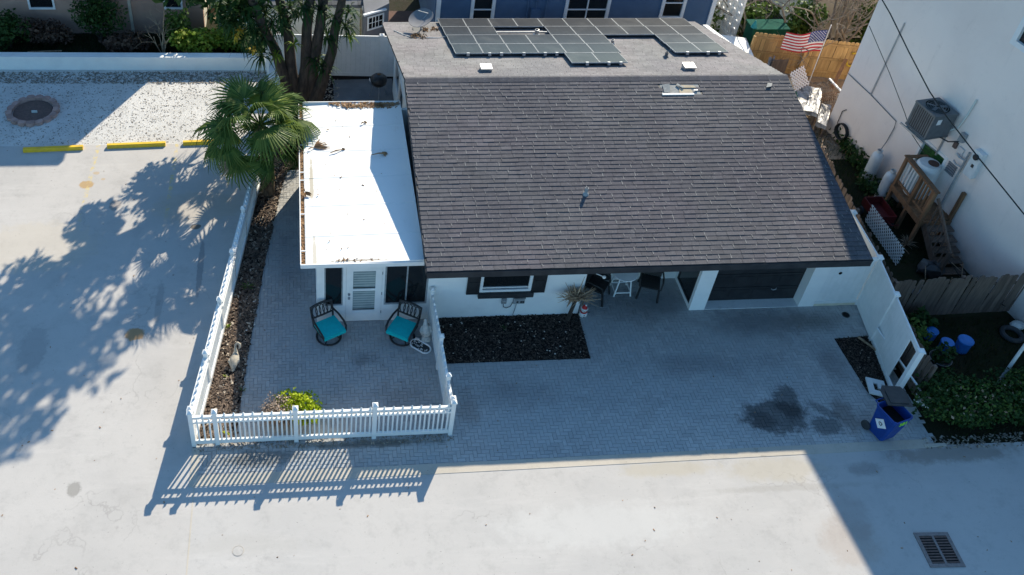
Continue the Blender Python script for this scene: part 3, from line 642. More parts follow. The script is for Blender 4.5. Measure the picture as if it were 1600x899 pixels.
# ---- torn patch below the ridge
mb = MB(); mb.add([fr(7.45, 5.86, .004), fr(8.58, 5.86, .004), fr(8.62, 6.32, .004), fr(7.45, 6.32, .004)], [(0, 1, 2, 3)], 0); mb.build('bare_deck', 'felt_grey', roof)
def piece(name, mat, pts, w0, th):
    mb = MB(); mb.add([fr(x, v, w0 + dw) for x, v, dw in pts] + [fr(x, v, w0 + dw + th) for x, v, dw in pts], [(0, 1, 2, 3), (7, 6, 5, 4)] + [(i, 4 + i, 4 + (i + 1) % 4, (i + 1) % 4) for i in range(4)]); mb.build(name, mat, roof)
piece('torn_board', 'white_trim', [(7.42, 5.87, 0), (8.37, 5.87, 0), (8.37, 5.93, 0), (7.42, 5.93, 0)], .012, .03)
piece('torn_board', 'plywood', [(7.95, 5.96, 0), (8.36, 5.96, 0), (8.33, 6.10, 0), (7.98, 6.10, 0)], .008, .015)
piece('torn_board', 'plywood', [(8.10, 6.16, 0), (8.50, 6.16, 0), (8.44, 6.24, 0), (8.02, 6.28, 0)], .012, .02)
piece('torn_shingle', 'felt_grey', [(7.50, 5.97, 0), (7.66, 5.95, .03), (7.72, 6.28, .05), (7.52, 6.30, .0)], .02, .008)
piece('torn_shingle', 'felt_grey', [(7.92, 6.27, 0), (8.08, 6.12, .03), (8.14, 6.16, .03), (7.98, 6.33, 0)], .03, .008)
piece('torn_shingle', 'white_trim', [(8.40, 6.03, .01), (8.52, 6.03, .01), (8.52, 6.07, 0), (8.40, 6.07, 0)], .03, .01)
piece('torn_shingle', 'felt_grey', [(10.62, 6.12, .02), (10.78, 6.14, .03), (10.88, 6.30, 0), (10.74, 6.32, 0)], .03, .008)
# ---- vents and pipes through the roof
def pipe(P, x, v, h, r, mat='galvanised'):
    c = Vector(P(x, v, 0)); mb = MB(); mb.lathe([(r * 2.2, -.02), (r * 1.5, .05), (r * 1.02, .07), (r * 1.02, h), (r * .8, h + .003), (r * .8, h - .05)], c, 10); mb.build('vent_pipe', mat, roof)
pipe(fr, 4.42, 2.30, .22, .045, 'grey_metal'); pipe(bk, 4.78, LB - 4.15, .22, .07); pipe(bk, 7.05, LB - 3.15, .18, .05); pipe(bk, 8.36, LB - 1.80, .2, .05, 'ac_grey')
for x in (2.46, 8.66):
    c = Vector(bk(x, LB - .68, 0)); mb = MB(); mb.box(c.x - .16, c.y - .13, c.z - .03, c.x + .16, c.y + .15, c.z + .13); mb.box(c.x - .17, c.y - .14, c.z + .131, c.x + .17, c.y + .16, c.z + .155); mb.build('roof_vent', 'galvanised', roof)
# ---- sunroom
SL, SF, SB = -3.05, -.28, 6.65
zs = lambda x: 2.42 + (x - SL) / 3.05 * .08
mb = MB()
mb.add([(SL + .12, SF, zs(SL)), (.02, SF, zs(.02)), (.02, SB, zs(.02)), (SL + .12, SB, zs(SL)), (SL + .12, SF, zs(SL) - .06), (.02, SF, zs(.02) - .06), (.02, SB, zs(.02) - .06), (SL + .12, SB, zs(SL) - .06)],
       [(0, 1, 2, 3), (7, 6, 5, 4), (0, 4, 5, 1), (1, 5, 6, 2), (2, 6, 7, 3), (3, 7, 4, 0)])
sroof = mb.build('sunroom_roof', 'roof_metal', house)
for k in range(6):
    y = .75 + k * 1.18; mb = MB()
    mb.add([(SL + .13, y - .035, zs(SL) + .001), (.0, y - .035, zs(0) + .001), (.0, y - .012, zs(0) + .009), (SL + .13, y - .012, zs(SL) + .009), (.0, y + .012, zs(0) + .009), (SL + .13, y + .012, zs(SL) + .009), (.0, y + .035, zs(0) + .001), (SL + .13, y + .035, zs(SL) + .001)],
           [(0, 1, 2, 3), (3, 2, 4, 5), (5, 4, 6, 7)]); mb.build('roof_rib', 'roof_metal', sroof)
MB().box(SL - .02, SF - .035, 2.33, .0, SF - .004, 2.455).build('sunroom_fascia', 'white_trim', house); MB().box(SL + .1, SB + .004, 2.33, .0, SB + .03, 2.50).build('sunroom_fascia', 'white_trim', house)
gt = MB(); gt.box(SL - .03, SF - .003, 2.31, SL - .005, SB, 2.44); gt.box(SL - .005, SF - .003, 2.31, SL + .10, SB, 2.325); gt.box(SL + .10, SF - .003, 2.31, SL + .118, SB, 2.41)
for y in (.2, 1.6, 3.0, 3.35, 4.6, 5.9): gt.box(SL - .004, y, 2.42, SL + .11, y + .03, 2.44)
gt = gt.build('gutter', 'white_trim', house); mb = MB(); mb.box(SL - .003, SF + .02, 2.326, SL + .098, SB - .02, 2.36)
chips(mb, [(SL, SF + .05), (SL + .095, SF + .05), (SL + .095, SB), (SL, SB)], 900, .03, 2.36, 21, 0, .03); tag(mb.build('gutter_debris', 'dead_leaf', gt), kind='stuff')
mb = MB()
mb.box(-2.68, 0, 0, -2.48, .1, 2.36); mb.box(-2.48, 0, 0, -2.0, .1, .62); mb.box(-2.48, 0, 2.05, -2.0, .1, 2.36); mb.box(-2.0, 0, 0, -1.92, .1, 2.36); mb.box(-1.92, 0, 2.04, -.99, .1, 2.36)
mb.box(-.99, 0, 0, -.92, .1, 2.36); mb.box(-.92, 0, 0, .22, .1, .60); mb.box(-.92, 0, 2.05, .22, .1, 2.36); mb.box(.22, -.001, 0, .249, .1, 2.36)
mb.box(-2.68, .1, 0, -2.58, 6.5, .62); mb.box(-2.68, .1, 2.05, -2.58, 6.5, 2.36)
for y in (.1, 1.3, 2.6, 3.9, 5.2, 6.4): mb.box(-2.68, y, .62, -2.58, y + .1, 2.05)
mb.box(-2.58, 6.4, 0, .249, 6.5, 2.36); mb.build('sunroom_wall', 'white_trim', house)
mb = MB(); mb.box(-2.63, .2, .62, -2.62, 6.4, 2.05); mb.build('screen', 'screen_mesh', house)
for y in (1.25, 3.3, 5.6): MB().tube([(-2.71, y, 2.33), (-2.71, y, .1)], .03, 6).build('downpipe', 'white_trim', house) if y == 5.6 else None
window('sunroom_window', -2.48, -2.0, .62, 2.05, .012, 'dark_glass', house, .035, proud=.008, yback=.05, trim='grey_metal')
window('sunroom_window', -.92, .22, .60, 2.05, .012, 'dark_glass', house, .045, mull=(-.34,), proud=.008, yback=.05, trim='grey_metal')
MB().box(-.86, .05, .66, -.68, .058, 2.0).build('curtain', 'blind_glass', house)
# door with two lites
mb = MB(); y = -.012
mb.box(-1.915, y, .02, -1.74, .05, 2.03); mb.box(-1.16, y, .02, -.995, .05, 2.03); mb.box(-1.74, y, .02, -1.16, .05, .42); mb.box(-1.74, y, 1.16, -1.16, .05, 1.23); mb.box(-1.74, y, 1.88, -1.16, .05, 2.03)
mb.box(-1.76, y - .012, .1, -1.14, y - .001, .36)
door = mb.build('door', 'white_trim', house)
for z0, z1 in ((.42, 1.16), (1.23, 1.88)): MB().box(-1.74, .015, z0, -1.16, .022, z1).build('pane', 'blind_glass', door)
mb = MB()
for k in range(16): z = .46 + k * .088; mb.box(-1.73, .010, z, -1.17, .0125, z + .012)
mb.build('blind_slats', 'pale_siding', door)
mb = MB(); mb.box(-1.74, .004, .44, -1.16, .014, .47); mb.box(-1.74, .004, 1.25, -1.16, .014, 1.275); mb.build('lite_rail', 'ac_dark', door)
for z in (.92, 1.06): MB().lathe([(.035, 0), (.035, .015), (.022, .02), (.03, .05), (.02, .065), (.001, .068)], (-1.84, y, z), 10, 0, (0, -1, 0)).build('handle', 'grey_metal', door)
for z in (.3, 1.0, 1.75): MB().box(-1.0, -.02, z, -.975, -.002, z + .09).build('hinge', 'grey_metal', door)
# ---- porch lamp on a bracket
mb = MB().tube([(4.45, .05, 1.72), (4.46, -.18, 1.72)], .016, 6); mb.box(4.435, -.004, 1.66, 4.50, -.0005, 1.78)
pl = thing('porch_lamp', 'white globe lamp on a short bracket at the porch corner', 'lamp', (4.47, -.02, 1.72))
MB().tube([(4.47, -.02, 1.74), (4.52, -.22, 1.80), (4.70, -.40, 1.84)], .014, 6).build('bracket', 'white_trim', pl); MB().box(4.44, -.02, 1.71, 4.50, -.003, 1.85).build('wall_plate', 'white_trim', pl)
smooth_by(MB().ball((4.72, -.42, 1.84), .05, 10, 6).build('globe', 'white_vinyl', pl))
# ---- service boxes on the front wall
t = thing('meter_box', 'small grey round-faced meter box on the white wall, left of the larger service box', 'meter box', (2.30, -.06, .62))
MB().box(2.24, -.07, .56, 2.37, -.002, .74).build('box', 'grey_metal', t); MB().lathe([(.05, 0), (.05, .04), (.035, .05)], (2.305, -.07, .68), 10, 0, (0, -1, 0)).build('dial', 'galvanised', t)
MB().tube([(2.30, -.03, .56), (2.31, -.04, .42), (2.40, -.04, .37), (2.50, -.04, .42), (2.55, -.04, .58)], .01, 5).build('cable', 'ac_dark', t)
t = thing('service_box', 'larger pale grey service box with dark sockets on the white wall under the window', 'service box', (2.72, -.05, .6))
MB().box(2.56, -.08, .56, 2.86, -.002, .76).build('box', 'grey_metal', t); MB().box(2.55, -.10, .761, 2.87, -.002, .785).build('lid', 'galvanised', t)
for x in (2.64, 2.74, 2.80): MB().box(x, -.088, .60, x + .05, -.081, .66).build('socket', 'ac_dark', t)
MB().tube([(2.66, -.03, .56), (2.64, -.04, .3), (2.60, -.04, .02)], .012, 5).build('conduit', 'grey_metal', t)
mb = MB(); chips(mb, [(-1.6, 6.35), (-.1, 6.3), (-.05, 6.62), (-2.3, 6.62)], 260, .03, 2.475, 71, 0, .03, 2.4); chips(mb, [(-2.2, -.24), (-.9, -.24), (-.9, -.12), (-2.2, -.12)], 22, .02, 2.455, 72, 0, .02, 3.); chips(mb, [(-2.9, -.2), (-.1, -.2), (-.1, 6.5), (-2.9, 6.5)], 45, .02, 2.46, 73, 0, .02, 2.4)
tag(mb.build('roof_litter', 'dead_leaf'), kind='stuff')
# ---- solar array: 36 panels in one bolted frame
sol = thing('solar_array', 'array of dark solar panels bolted in rows on the back roof slope', 'solar panels', bk(5.8, LB - 3.6, 0))
ROWS = {0: range(10), 1: [0, 1, 4, 5, 6, 7, 8, 9], 2: [0, 1, 2, 3, 4, 5, 8, 9], 3: [0, 1, 2, 3, 4, 5, 8, 9], 4: [4, 5]}
PW, PH = .858, .930
q = MB()
def bq(x, v, w): return bk(x, v, w)
for r_, cs in ROWS.items():
    for c in cs:
        x0 = 1.68 + c * .87 - (.10 if r_ == 4 else 0) + .02 * r_; v1 = LB - 5.66 + r_ * .935; x1 = x0 + PW; v2 = v1 + PH; f = .011; w0, w1 = .105, .14
        mb = MB()
        for a in ((x0, v1, x1, v1 + f), (x0, v2 - f, x1, v2), (x0, v1 + f, x0 + f, v2 - f), (x1 - f, v1 + f, x1, v2 - f)):
            mb.add([bk(X, V, W_) for W_ in (w0, w1) for X, V in ((a[0], a[1]), (a[2], a[1]), (a[2], a[3]), (a[0], a[3]))], [(0, 1, 2, 3), (7, 6, 5, 4), (0, 4, 5, 1), (1, 5, 6, 2), (2, 6, 7, 3), (3, 7, 4, 0)])
        p = mb.build('solar_panel', 'grey_metal', sol)
        mb = MB(); mb.add([bk(X, V, W_) for W_ in (w0 + .01, w1 - .004) for X, V in ((x0 + f, v1 + f), (x1 - f, v1 + f), (x1 - f, v2 - f), (x0 + f, v2 - f))], [(0, 1, 2, 3), (7, 6, 5, 4)]); mb.build('glass', 'solar_glass', p)
for c in (0, 1, 2, 3, 4, 5, 8, 9):
    r_ = 5 if c in (4, 5) else 4
    for dx in (.25, .62) if c % 2 else (.45,):
        x = 1.68 + c * .87 + dx; v = LB - 5.66 + r_ * .935 + .0; cc = Vector(bk(x, v, .10)); MB().obox(cc, ((1, 0, 0), (0, -.97, .235), (0, .235, .97)), (.045, .03, .05)).build('clamp', 'galvanised', sol)
for k in range(5):
    for x0, x1 in ((1.75, 6.9), (8.7, 10.3)):
        mb = MB(); v = LB - 5.66 + (k + .5) * .935
        if k == 4: x0, x1 = 5.2, 6.9
        if k == 4 and x0 > 8: continue
        mb.bar(bk(x0, v, .07), bk(x1, v, .07), .04, .06)
        mb.build('rail', 'grey_metal', sol)
# ---- satellite dish on the back roof edge
t = thing('satellite_dish', 'grey satellite dish on a short mast at the back corner of the roof', 'satellite dish', bk(1.0, .95, 0))
b0 = Vector(bk(1.0, .95, 0)); ax = Vector((-.35, -.2, .9)).normalized(); c = b0 + Vector((0, 0, .42))
mb = MB(); mb.lathe([(.005, 0), (.15, .012), (.30, .05), (.42, .10), (.425, .085), (.30, .035), (.15, -.003), (.005, -.015)], c, 20, 0, ax, 1, 1, False); smooth_by(mb.build('dish', 'shed_grey', t))
MB().tube([b0, b0 + Vector((0, 0, .25)), c], .025, 8).build('mast', 'grey_metal', t); MB().tube([c - ax * .02, c + ax * .1 + Vector((.25, .1, .1)), c + ax * .42], .012, 6).build('feed_arm', 'galvanised', t)
MB().box(b0.x - .25, b0.y - .2, b0.z - .05, b0.x + .25, b0.y + .2, b0.z + .03).build('base', 'dark_plastic', t)
mb = MB().tube([bk(.1, 1.0, .03), bk(.35, 1.45, .03), bk(.6, 1.75, .03), bk(1.5, 1.85, .03), bk(1.75, 1.8, .08)], .014, 5); tag(mb.build('cable', 'pale_siding'), 'pale cable lying across the roof from the dish to the solar panels', 'cable')
mb = MB()
for P in ((1.15, 1.0), (1.5, .9), (.8, 1.6), (.95, 1.75), (.7, 1.7)):
    leaves(mb, Vector(bk(P[0], P[1], .05)), (.16, .16, .04), 26, .05, int(P[0] * 100), 1., .1, 0, 2.5)
tag(mb.build('dead_leaves', 'dead_leaf'), 'clump of dry brown leaves caught on the roof near the dish', 'dead leaves')
# ================================================================ FENCES
def picket_fence(label, posts, group, wide=1.):
    t = thing('picket_fence', label, 'fence', ((posts[0][0] + posts[-1][0]) / 2, (posts[0][1] + posts[-1][1]) / 2, 0), group)
    pm = MB(); pm.box(-.05, -.05, -.02, .05, .05, 1.22); pm.box(-.068, -.068, 1.221, .068, .068, 1.25)
    pm.add([(-.06, -.06, 1.2502), (.06, -.06, 1.2502), (.06, .06, 1.2502), (-.06, .06, 1.2502), (0, 0, 1.31)], [(0, 1, 4), (1, 2, 4), (2, 3, 4), (3, 0, 4)]); pm = mesh_of(pm, 'post', 'white_vinyl')
    def picket(h):
        q = MB(); a = .019; q.box(-a, -a, .10, a, a, h); q.add([(-a * 1.3, -a * 1.3, h + .0005), (a * 1.3, -a * 1.3, h + .0005), (a * 1.3, a * 1.3, h + .0005), (-a * 1.3, a * 1.3, h + .0005), (0, 0, h + .07)], [(3, 2, 1, 0), (0, 1, 4), (1, 2, 4), (2, 3, 4), (3, 0, 4)]); return mesh_of(q, 'picket', 'white_vinyl')
    short, tall = picket(.93), picket(1.12)
    for i, (x, y) in enumerate(posts):
        d = Vector(posts[min(i + 1, len(posts) - 1)]) - Vector(posts[max(i - 1, 0)]); inst('post', pm, t, (x, y, 0), (0, 0, math.atan2(d.y, d.x)))
        if i + 1 < len(posts):
            a, b = Vector((x, y, 0)), Vector((*posts[i + 1], 0)); d = (b - a).normalized(); L = (b - a).length; ang = math.atan2(d.y, d.x)
            for z, w, h in ((.13, .05, .13), (.88, .06, .055), (1.05, .062, .07)):
                MB().bar(a + d * .051 + Vector((0, 0, z)), b - d * .051 + Vector((0, 0, z)), w * wide, h).build('rail', 'white_vinyl', t)
            n = max(2, round((L - .1) / .1)); st = L / n
            for k in range(1, n):
                p = a + d * (k * st); inst('picket', tall if k % 2 == 0 else short, t, (p.x, p.y, 0), (0, 0, ang))
    return t
FB = [(-5.62 + .235 * k, -3.71 + 1.75 * k) for k in range(9)]
picket_fence('low white picket fence along the front of the patio, facing the road', [(-5.62, -3.714), (-5.074, -3.714), (-3.244, -3.714), (-1.414, -3.714), (.416, -3.714)], 'white picket fences round the patio')
picket_fence('long white picket fence between the concrete parking lot and the mulch bed', [(FB[0][0], FB[0][1] + .10)] + FB[1:], 'white picket fences round the patio', 2.2)
picket_fence('short white picket fence from the house wall down to the front corner', [(.33, -.10), (.37, -1.70), (.39, -2.92), (.412, -3.61)], 'white picket fences round the patio')
def vinyl_fence(label, posts, h=1.83, gap=None, group='white vinyl privacy fences'):
    t = thing('vinyl_fence', label, 'fence', ((posts[0][0] + posts[-1][0]) / 2, (posts[0][1] + posts[-1][1]) / 2, 0), group)
    for i, (x, y) in enumerate(posts):
        d = Vector(posts[min(i + 1, len(posts) - 1)]) - Vector(posts[max(i - 1, 0)]); ang = math.atan2(d.y, d.x)
        q = MB(); q.box(-.064, -.064, -.03, .064, .064, h); q.box(-.082, -.082, h + .001, .082, .082, h + .035)
        q.add([(-.07, -.07, h + .0355), (.07, -.07, h + .0355), (.07, .07, h + .0355), (-.07, .07, h + .0355), (0, 0, h + .085)], [(0, 1, 4), (1, 2, 4), (2, 3, 4), (3, 0, 4)])
        q.xf(Matrix.Translation((x, y, 0)) @ Matrix.Rotation(ang, 4, 'Z')).build('post', 'white_vinyl', t)
        if i + 1 < len(posts):
            a, b = Vector((x, y, 0)), Vector((*posts[i + 1], 0)); d = (b - a).normalized(); L = (b - a).length
            for z, hh in ((.10, .14), (h - .09, .14)): MB().bar(a + d * .065 + Vector((0, 0, z)), b - d * .065 + Vector((0, 0, z)), .045, hh).build('rail', 'white_vinyl', t)
            n = max(3, round((L - .13) / .17)); w = (L - .13) / n
            for k in range(n):
                if gap and i == gap[0] and k >= n - gap[1]: continue
                p = a + d * (.065 + (k + .5) * w); MB().obox(p + Vector((0, 0, h / 2)), (d, Vector((-d.y, d.x, 0)), (0, 0, 1)), (w / 2 - .002, .014, h / 2 - .165)).build('board', 'white_vinyl', t)
    return t
vinyl_fence('white vinyl privacy fence beside the driveway with a gap near its end post', [(12.62, 1.9), (12.5, .06), (12.27, -1.3), (11.93, -3.2)], 1.8, (2, 3))
vinyl_fence('white vinyl privacy fence across the side yard behind the leaning tree trunks', [(-4.15, 12.0), (-1.95, 11.9), (-.12, 11.82), (.9, 11.78)], 1.72)
# white gate between the garage wall and the vinyl fence
t = thing('side_gate', 'white side gate with a round dark hole between garage wall and vinyl fence', 'gate', (11.8, .05, 0))
for k in range(7): MB().box(11.21 + k * .172, .02, .16, 11.378 + k * .172, .05, 1.72).build('board', 'white_vinyl', t)
for z in (.10, 1.72): MB().box(11.205, .0, z, 12.42, .065, z + .10).build('rail', 'white_vinyl', t)
MB().box(11.205, .01, .0, 12.42, .055, .095).build('gap_light', 'ochre_light', t)  # pale strip paints the light in the gap under the gate
MB().lathe([(.05, 0), (.05, .004)], (11.55, .018, 1.28), 14, 0, (0, -1, 0)).build('latch_hole', 'void_dark', t)
# wooden fences
def wood_fence(name, label, a, b, h, mat, group=None, w=.14, rails=(.35, 1.2), side=1, jag=.04, lean=0, post_every=2.4, gaps=0):
    g = random.Random(len(label)); a, b = Vector((*a, 0)), Vector((*b, 0)); d = (b - a).normalized(); L = (b - a).length; nrm = Vector((-d.y, d.x, 0)) * side
    t = thing(name, label, 'fence', tuple((a + b) / 2), group); n = int(L / w)
    for k in range(n):
        hh = h + g.uniform(-jag, jag); p = a + d * ((k + .5) * L / n) + nrm * g.uniform(-.006, .006); e = .03
        hw = L / n / 2 - .005 - gaps
        top = [p - d * hw, p - d * hw + Vector((0, 0, hh - e)), p - d * (hw - e) + Vector((0, 0, hh)), p + d * (hw - e) + Vector((0, 0, hh)), p + d * hw + Vector((0, 0, hh - e)), p + d * hw]
        sk = d * g.uniform(-.012, .012) * (1 + 3 * lean)
        top = [q + sk * (q.z / h) + Vector((0, 0, .03 if q.z == 0 else 0)) for q in top]
        MB().extr(top, nrm * .018).build('board', mat, t)
    for z in rails: MB().bar(a + nrm * -.03 + Vector((0, 0, z)), b + nrm * -.03 + Vector((0, 0, z)), .04, .085).build('rail', mat, t)
    m = max(1, round(L / post_every))
    for k in range(m + 1):
        p = a + d * (L * k / m) - nrm * .1; MB().box(p.x - .045, p.y - .045, -.05, p.x + .045, p.y + .045, h - .08).build('post', mat, t)
    return t
wood_fence('wooden_fence', 'tall new pine board fence behind the flag at the back', (13.75, 12.12), (19.5, 10.9), 1.62, 'treated_wood', None, .15, (.28, .85, 1.45), 1, .01, 0, 1.9)
wood_fence('wooden_fence', 'weathered grey board fence running behind the white vinyl fence', (13.35, 5.4), (12.72, -.55), 1.55, 'grey_wood', 'weathered fences of the right yard', .14, (.35, 1.2), -1, .06, 1)
wood_fence('wooden_fence', 'weathered grey board fence across the right yard up to the mauve building', (12.85, -.52), (16.9, -.42), 1.5, 'grey_wood', 'weathered fences of the right yard', .155, (.4, 1.15), -1, .07, 1.5)
wood_fence('wooden_fence', 'low stretch of weathered boards beside the leaning white panel', (12.70, -.8), (12.5, -3.15), 1.25, 'grey_wood', 'weathered fences of the right yard', .14, (.3, .95), -1, .05, 1)
# low masonry wall of the parking lot
t = thing('garden_wall', 'low white masonry wall at the back of the gravel parking strip', 'wall', (-10, 12.4, 0))
MB().add([(-30, 12.75, -.05), (-3.95, 12.30, -.05), (-3.95, 12.55, -.05), (-30, 13.0, -.05), (-30, 12.75, .50), (-3.95, 12.30, .50), (-3.95, 12.55, .50), (-30, 13.0, .50)], [(0, 1, 5, 4), (1, 2, 6, 5), (2, 3, 7, 6), (3, 0, 4, 7), (4, 5, 6, 7)]).build('wall', 'white_paint', t)
mb = MB(); mb.add([(-30, 12.72, .502), (-3.92, 12.27, .502), (-3.92, 12.58, .502), (-30, 13.03, .502), (-30, 12.72, .55), (-3.92, 12.27, .55), (-3.92, 12.58, .55), (-30, 13.03, .55)], [(0, 1, 5, 4), (1, 2, 6, 5), (2, 3, 7, 6), (3, 0, 4, 7), (4, 5, 6, 7), (3, 2, 1, 0)]); mb.build('coping', 'white_paint', t)
MB().add([(-4.12, 11.0, -.05), (-3.9, 11.0, -.05), (-3.9, 12.29, -.05), (-4.12, 12.29, -.05), (-4.12, 11.0, .52), (-3.9, 11.0, .52), (-3.9, 12.29, .53), (-4.12, 12.29, .53)], [(0, 1, 5, 4), (1, 2, 6, 5), (2, 3, 7, 6), (3, 0, 4, 7), (4, 5, 6, 7)]).build('return_wall', 'white_paint', t)
# ================================================================ NEIGHBOURING BUILDINGS
def facade(t, name, mat, x0, x1, y, z0, z1, holes, th=.2):
    # wall in the XZ plane with rectangular openings
    xs = sorted({x0, x1, *[h[0] for h in holes], *[h[1] for h in holes]}); mb = MB()
    for a, b in zip(xs, xs[1:]):
        zs_ = sorted([(h[2], h[3]) for h in holes if h[0] <= a and h[1] >= b]); z = z0
        for p, q in zs_: mb.box(a, y, z, b, y + th, p); z = q
        mb.box(a, y, z, b, y + th, z1)
    return mb.build(name, mat, t)
bh = thing('blue_house', 'blue stucco house with white framed windows right behind the solar roof', 'house', (7.2, 16, 0))
WB = [(3.30, 4.02, .95, 2.75), (6.80, 8.32, .95, 2.75), (10.45, 11.20, 1.66, 2.9)]
facade(bh, 'wall', 'blue_stucco', 1.9, 12.42, 13.2, -.05, 3.7, WB)
MB().box(1.9, 13.4, -.05, 2.1, 18, 3.7).build('side_wall', 'blue_stucco', bh); MB().box(12.22, 13.4, -.05, 12.42, 18, 3.7).build('side_wall', 'white_paint', bh)
MB().box(1.6, 13.0, 3.71, 12.7, 18.2, 3.85).build('roof', 'shingle_back', bh)
for i, (a, b, c, d) in enumerate(WB): window('window', a - .09, b + .09, c - .09, d + .05, 13.2, 'dark_glass', bh, .12, mull=((a + b) / 2,) if i == 1 else (), rail=(1.98 if i < 2 else 2.25,), proud=.05)
for x in (2.02, 12.36): MB().box(x - .08, 13.14, 0, x + .08, 13.198, 3.7).build('corner_trim', 'white_trim', bh)
for x in (5.32, 5.62, 6.0): MB().tube([(x, 13.15, 3.6), (x, 13.15, 1.2)], .03, 6).build('conduit', 'blue_stucco', bh)
MB().box(5.45, 13.06, 1.55, 5.80, 13.19, 2.05).build('electric_box', 'blue_stucco', bh)
# breeze block screen beside the blue house
t = thing('breeze_block_wall', 'white breeze block screen wall at the right end of the blue house', 'wall', (13.4, 15, 0))
p0, p1 = Vector((13.66, 13.35, 0)), Vector((13.1, 16.9, 0)); d = (p1 - p0).normalized(); nn = Vector((d.y, -d.x, 0)); BS = .33
q = MB()
for a in ((0, 0, BS, .035), (0, BS - .035, BS, BS), (0, .035, .035, BS - .035), (BS - .035, .035, BS, BS - .035)): q.box(a[0], -.05, a[1], a[2], .05, a[3])
q.bar((.03, 0, .03), (BS - .03, 0, BS - .03), .08, .035, 0, (0, 1, 0)); q.bar((.03, .003, BS - .03), (BS - .03, .003, .03), .08, .03, 0, (0, 1, 0)); q.torus((BS / 2, 0, BS / 2), .085, .018, 10, 4, 0, (0, 1, 0))
q = mesh_of(q, 'breeze_block', 'white_paint'); ang = math.atan2(d.y, d.x)
for i in range(10):
    for j in range(8): p = p0 + d * (i * (BS + .006)); inst('breeze_block', q, t, (p.x, p.y, .62 + j * (BS + .006)), (0, 0, ang))
MB().obox((p0 + d * 1.68) + Vector((0, 0, .28)), (d, nn, (0, 0, 1)), (1.75, .08, .33)).build('base', 'white_paint', t)
# pale outbuilding roof between house and pine fence
t = thing('side_awning', 'pale flat metal awning beyond the right back corner of the roof', 'awning', (12.6, 12.2, 0))
MB().add([(12.0, 11.55, 1.15), (13.55, 11.22, 1.05), (13.72, 12.6, 1.10), (12.0, 12.9, 1.2), (12.0, 11.55, 1.09), (13.55, 11.22, .99), (13.72, 12.6, 1.04), (12.0, 12.9, 1.14)], [(0, 1, 2, 3), (7, 6, 5, 4), (0, 4, 5, 1), (1, 5, 6, 2), (2, 6, 7, 3), (3, 7, 4, 0)]).build('sheet', 'white_paint', t)
for x, y in ((12.1, 11.65), (13.45, 11.35), (13.6, 12.5), (12.1, 12.8)): MB().box(x - .04, y - .04, -.03, x + .04, y + .04, 1.0).build('post', 'white_paint', t)
# house with tiled roof behind the side yard
wh = thing('white_house', 'pale neighbour house with dark tiled roof behind the white vinyl fence', 'house', (-3.0, 17, 0))
MB().box(-6.0, 14.2, -.05, -.75, 14.4, 1.75).build('wall', 'pale_siding', wh); MB().box(-.95, 14.4, -.05, -.75, 19, 1.75).build('side_wall', 'pale_siding', wh)
tr = MB().add([(-6.2, 13.95, 1.70), (-.62, 13.95, 1.70), (-.62, 19, 4.2), (-6.2, 19, 4.2), (-6.2, 13.95, 1.62), (-.62, 13.95, 1.62), (-.62, 19, 4.1), (-6.2, 19, 4.1)], [(0, 1, 2, 3), (7, 6, 5, 4), (0, 4, 5, 1), (1, 5, 6, 2), (3, 7, 4, 0)]).build('tiled_roof', 'tile_grey', wh)
q = MB(); w = .235; q.add([(0, 0, .05), (w, 0, .05), (w, .36, .165), (0, .36, .165), (0, 0, 0), (w, 0, 0)], [(0, 1, 2, 3), (4, 5, 1, 0), (0, 3, 4), (1, 5, 2)]); q = mesh_of(q, 'roof_tile', 'tile_grey')
g = random.Random(4)
for k in range(9):
    for j in range(23): inst('roof_tile', q, tr, (-6.2 + j * .243, 13.95 + k * .33, 1.70 + k * .33 * .495 + g.uniform(0, .012)))
MB().box(-.70, 13.9, 1.55, -.55, 19, 1.72).build('gutter', 'white_trim', wh)
# grey shed with a white window
sh = thing('grey_shed', 'small grey shed wall with white eight-pane window behind the vinyl fence', 'shed', (-.3, 13.2, 0))
MB().add([(-.66, 12.95, -.05), (.25, 13.45, -.05), (.25, 13.45, 2.1), (-.66, 12.95, 1.9), (-.66, 14.6, -.05), (.25, 14.9, -.05), (.25, 14.9, 2.1), (-.66, 14.6, 1.9)], [(0, 1, 2, 3), (5, 4, 7, 6), (4, 0, 3, 7), (1, 5, 6, 2), (3, 2, 6, 7)]).build('wall', 'shed_grey', sh)
dW = Vector((.91, .5, 0)).normalized(); nW = Vector((dW.y, -dW.x, 0)); pW = Vector((-.66, 12.95, 0)) + dW * .10 + nW * .012
mb = MB()
def wb(u0, u1, z0, z1, pr=.02): mb.obox(pW + dW * (u0 + u1) / 2 + nW * pr / 2 + Vector((0, 0, (z0 + z1) / 2)), (dW, nW, (0, 0, 1)), ((u1 - u0) / 2, pr / 2, (z1 - z0) / 2))
for z in (1.22, 1.73): wb(0, .72, z, z + .06)
for u in (0, .66): wb(u, u + .06, 1.281, 1.729)
for u in (.21, .345, .48): wb(u, u + .02, 1.281, 1.729, .016)
wb(.06, .66, 1.495, 1.515, .012)
w_ = mb.build('window', 'white_trim', sh); MB().obox(pW + dW * .36 + nW * -.004 + Vector((0, 0, 1.5)), (dW, nW, (0, 0, 1)), (.33, .004, .25)).build('pane', 'dark_glass', w_)
MB().obox(pW + dW * .3 + nW * .03 + Vector((0, 0, 1.93)), (dW, nW, Vector((-.1, 0, 1))), (.48, .05, .03)).build('rake_board', 'white_trim', sh)
tag(MB().prism([(.3, 12.4), (1.9, 12.4), (1.9, 16), (.3, 16)], -.05, .35).build('rust_deck', 'rust_brown'), 'rust brown deck between the grey shed and the blue house', 'deck')
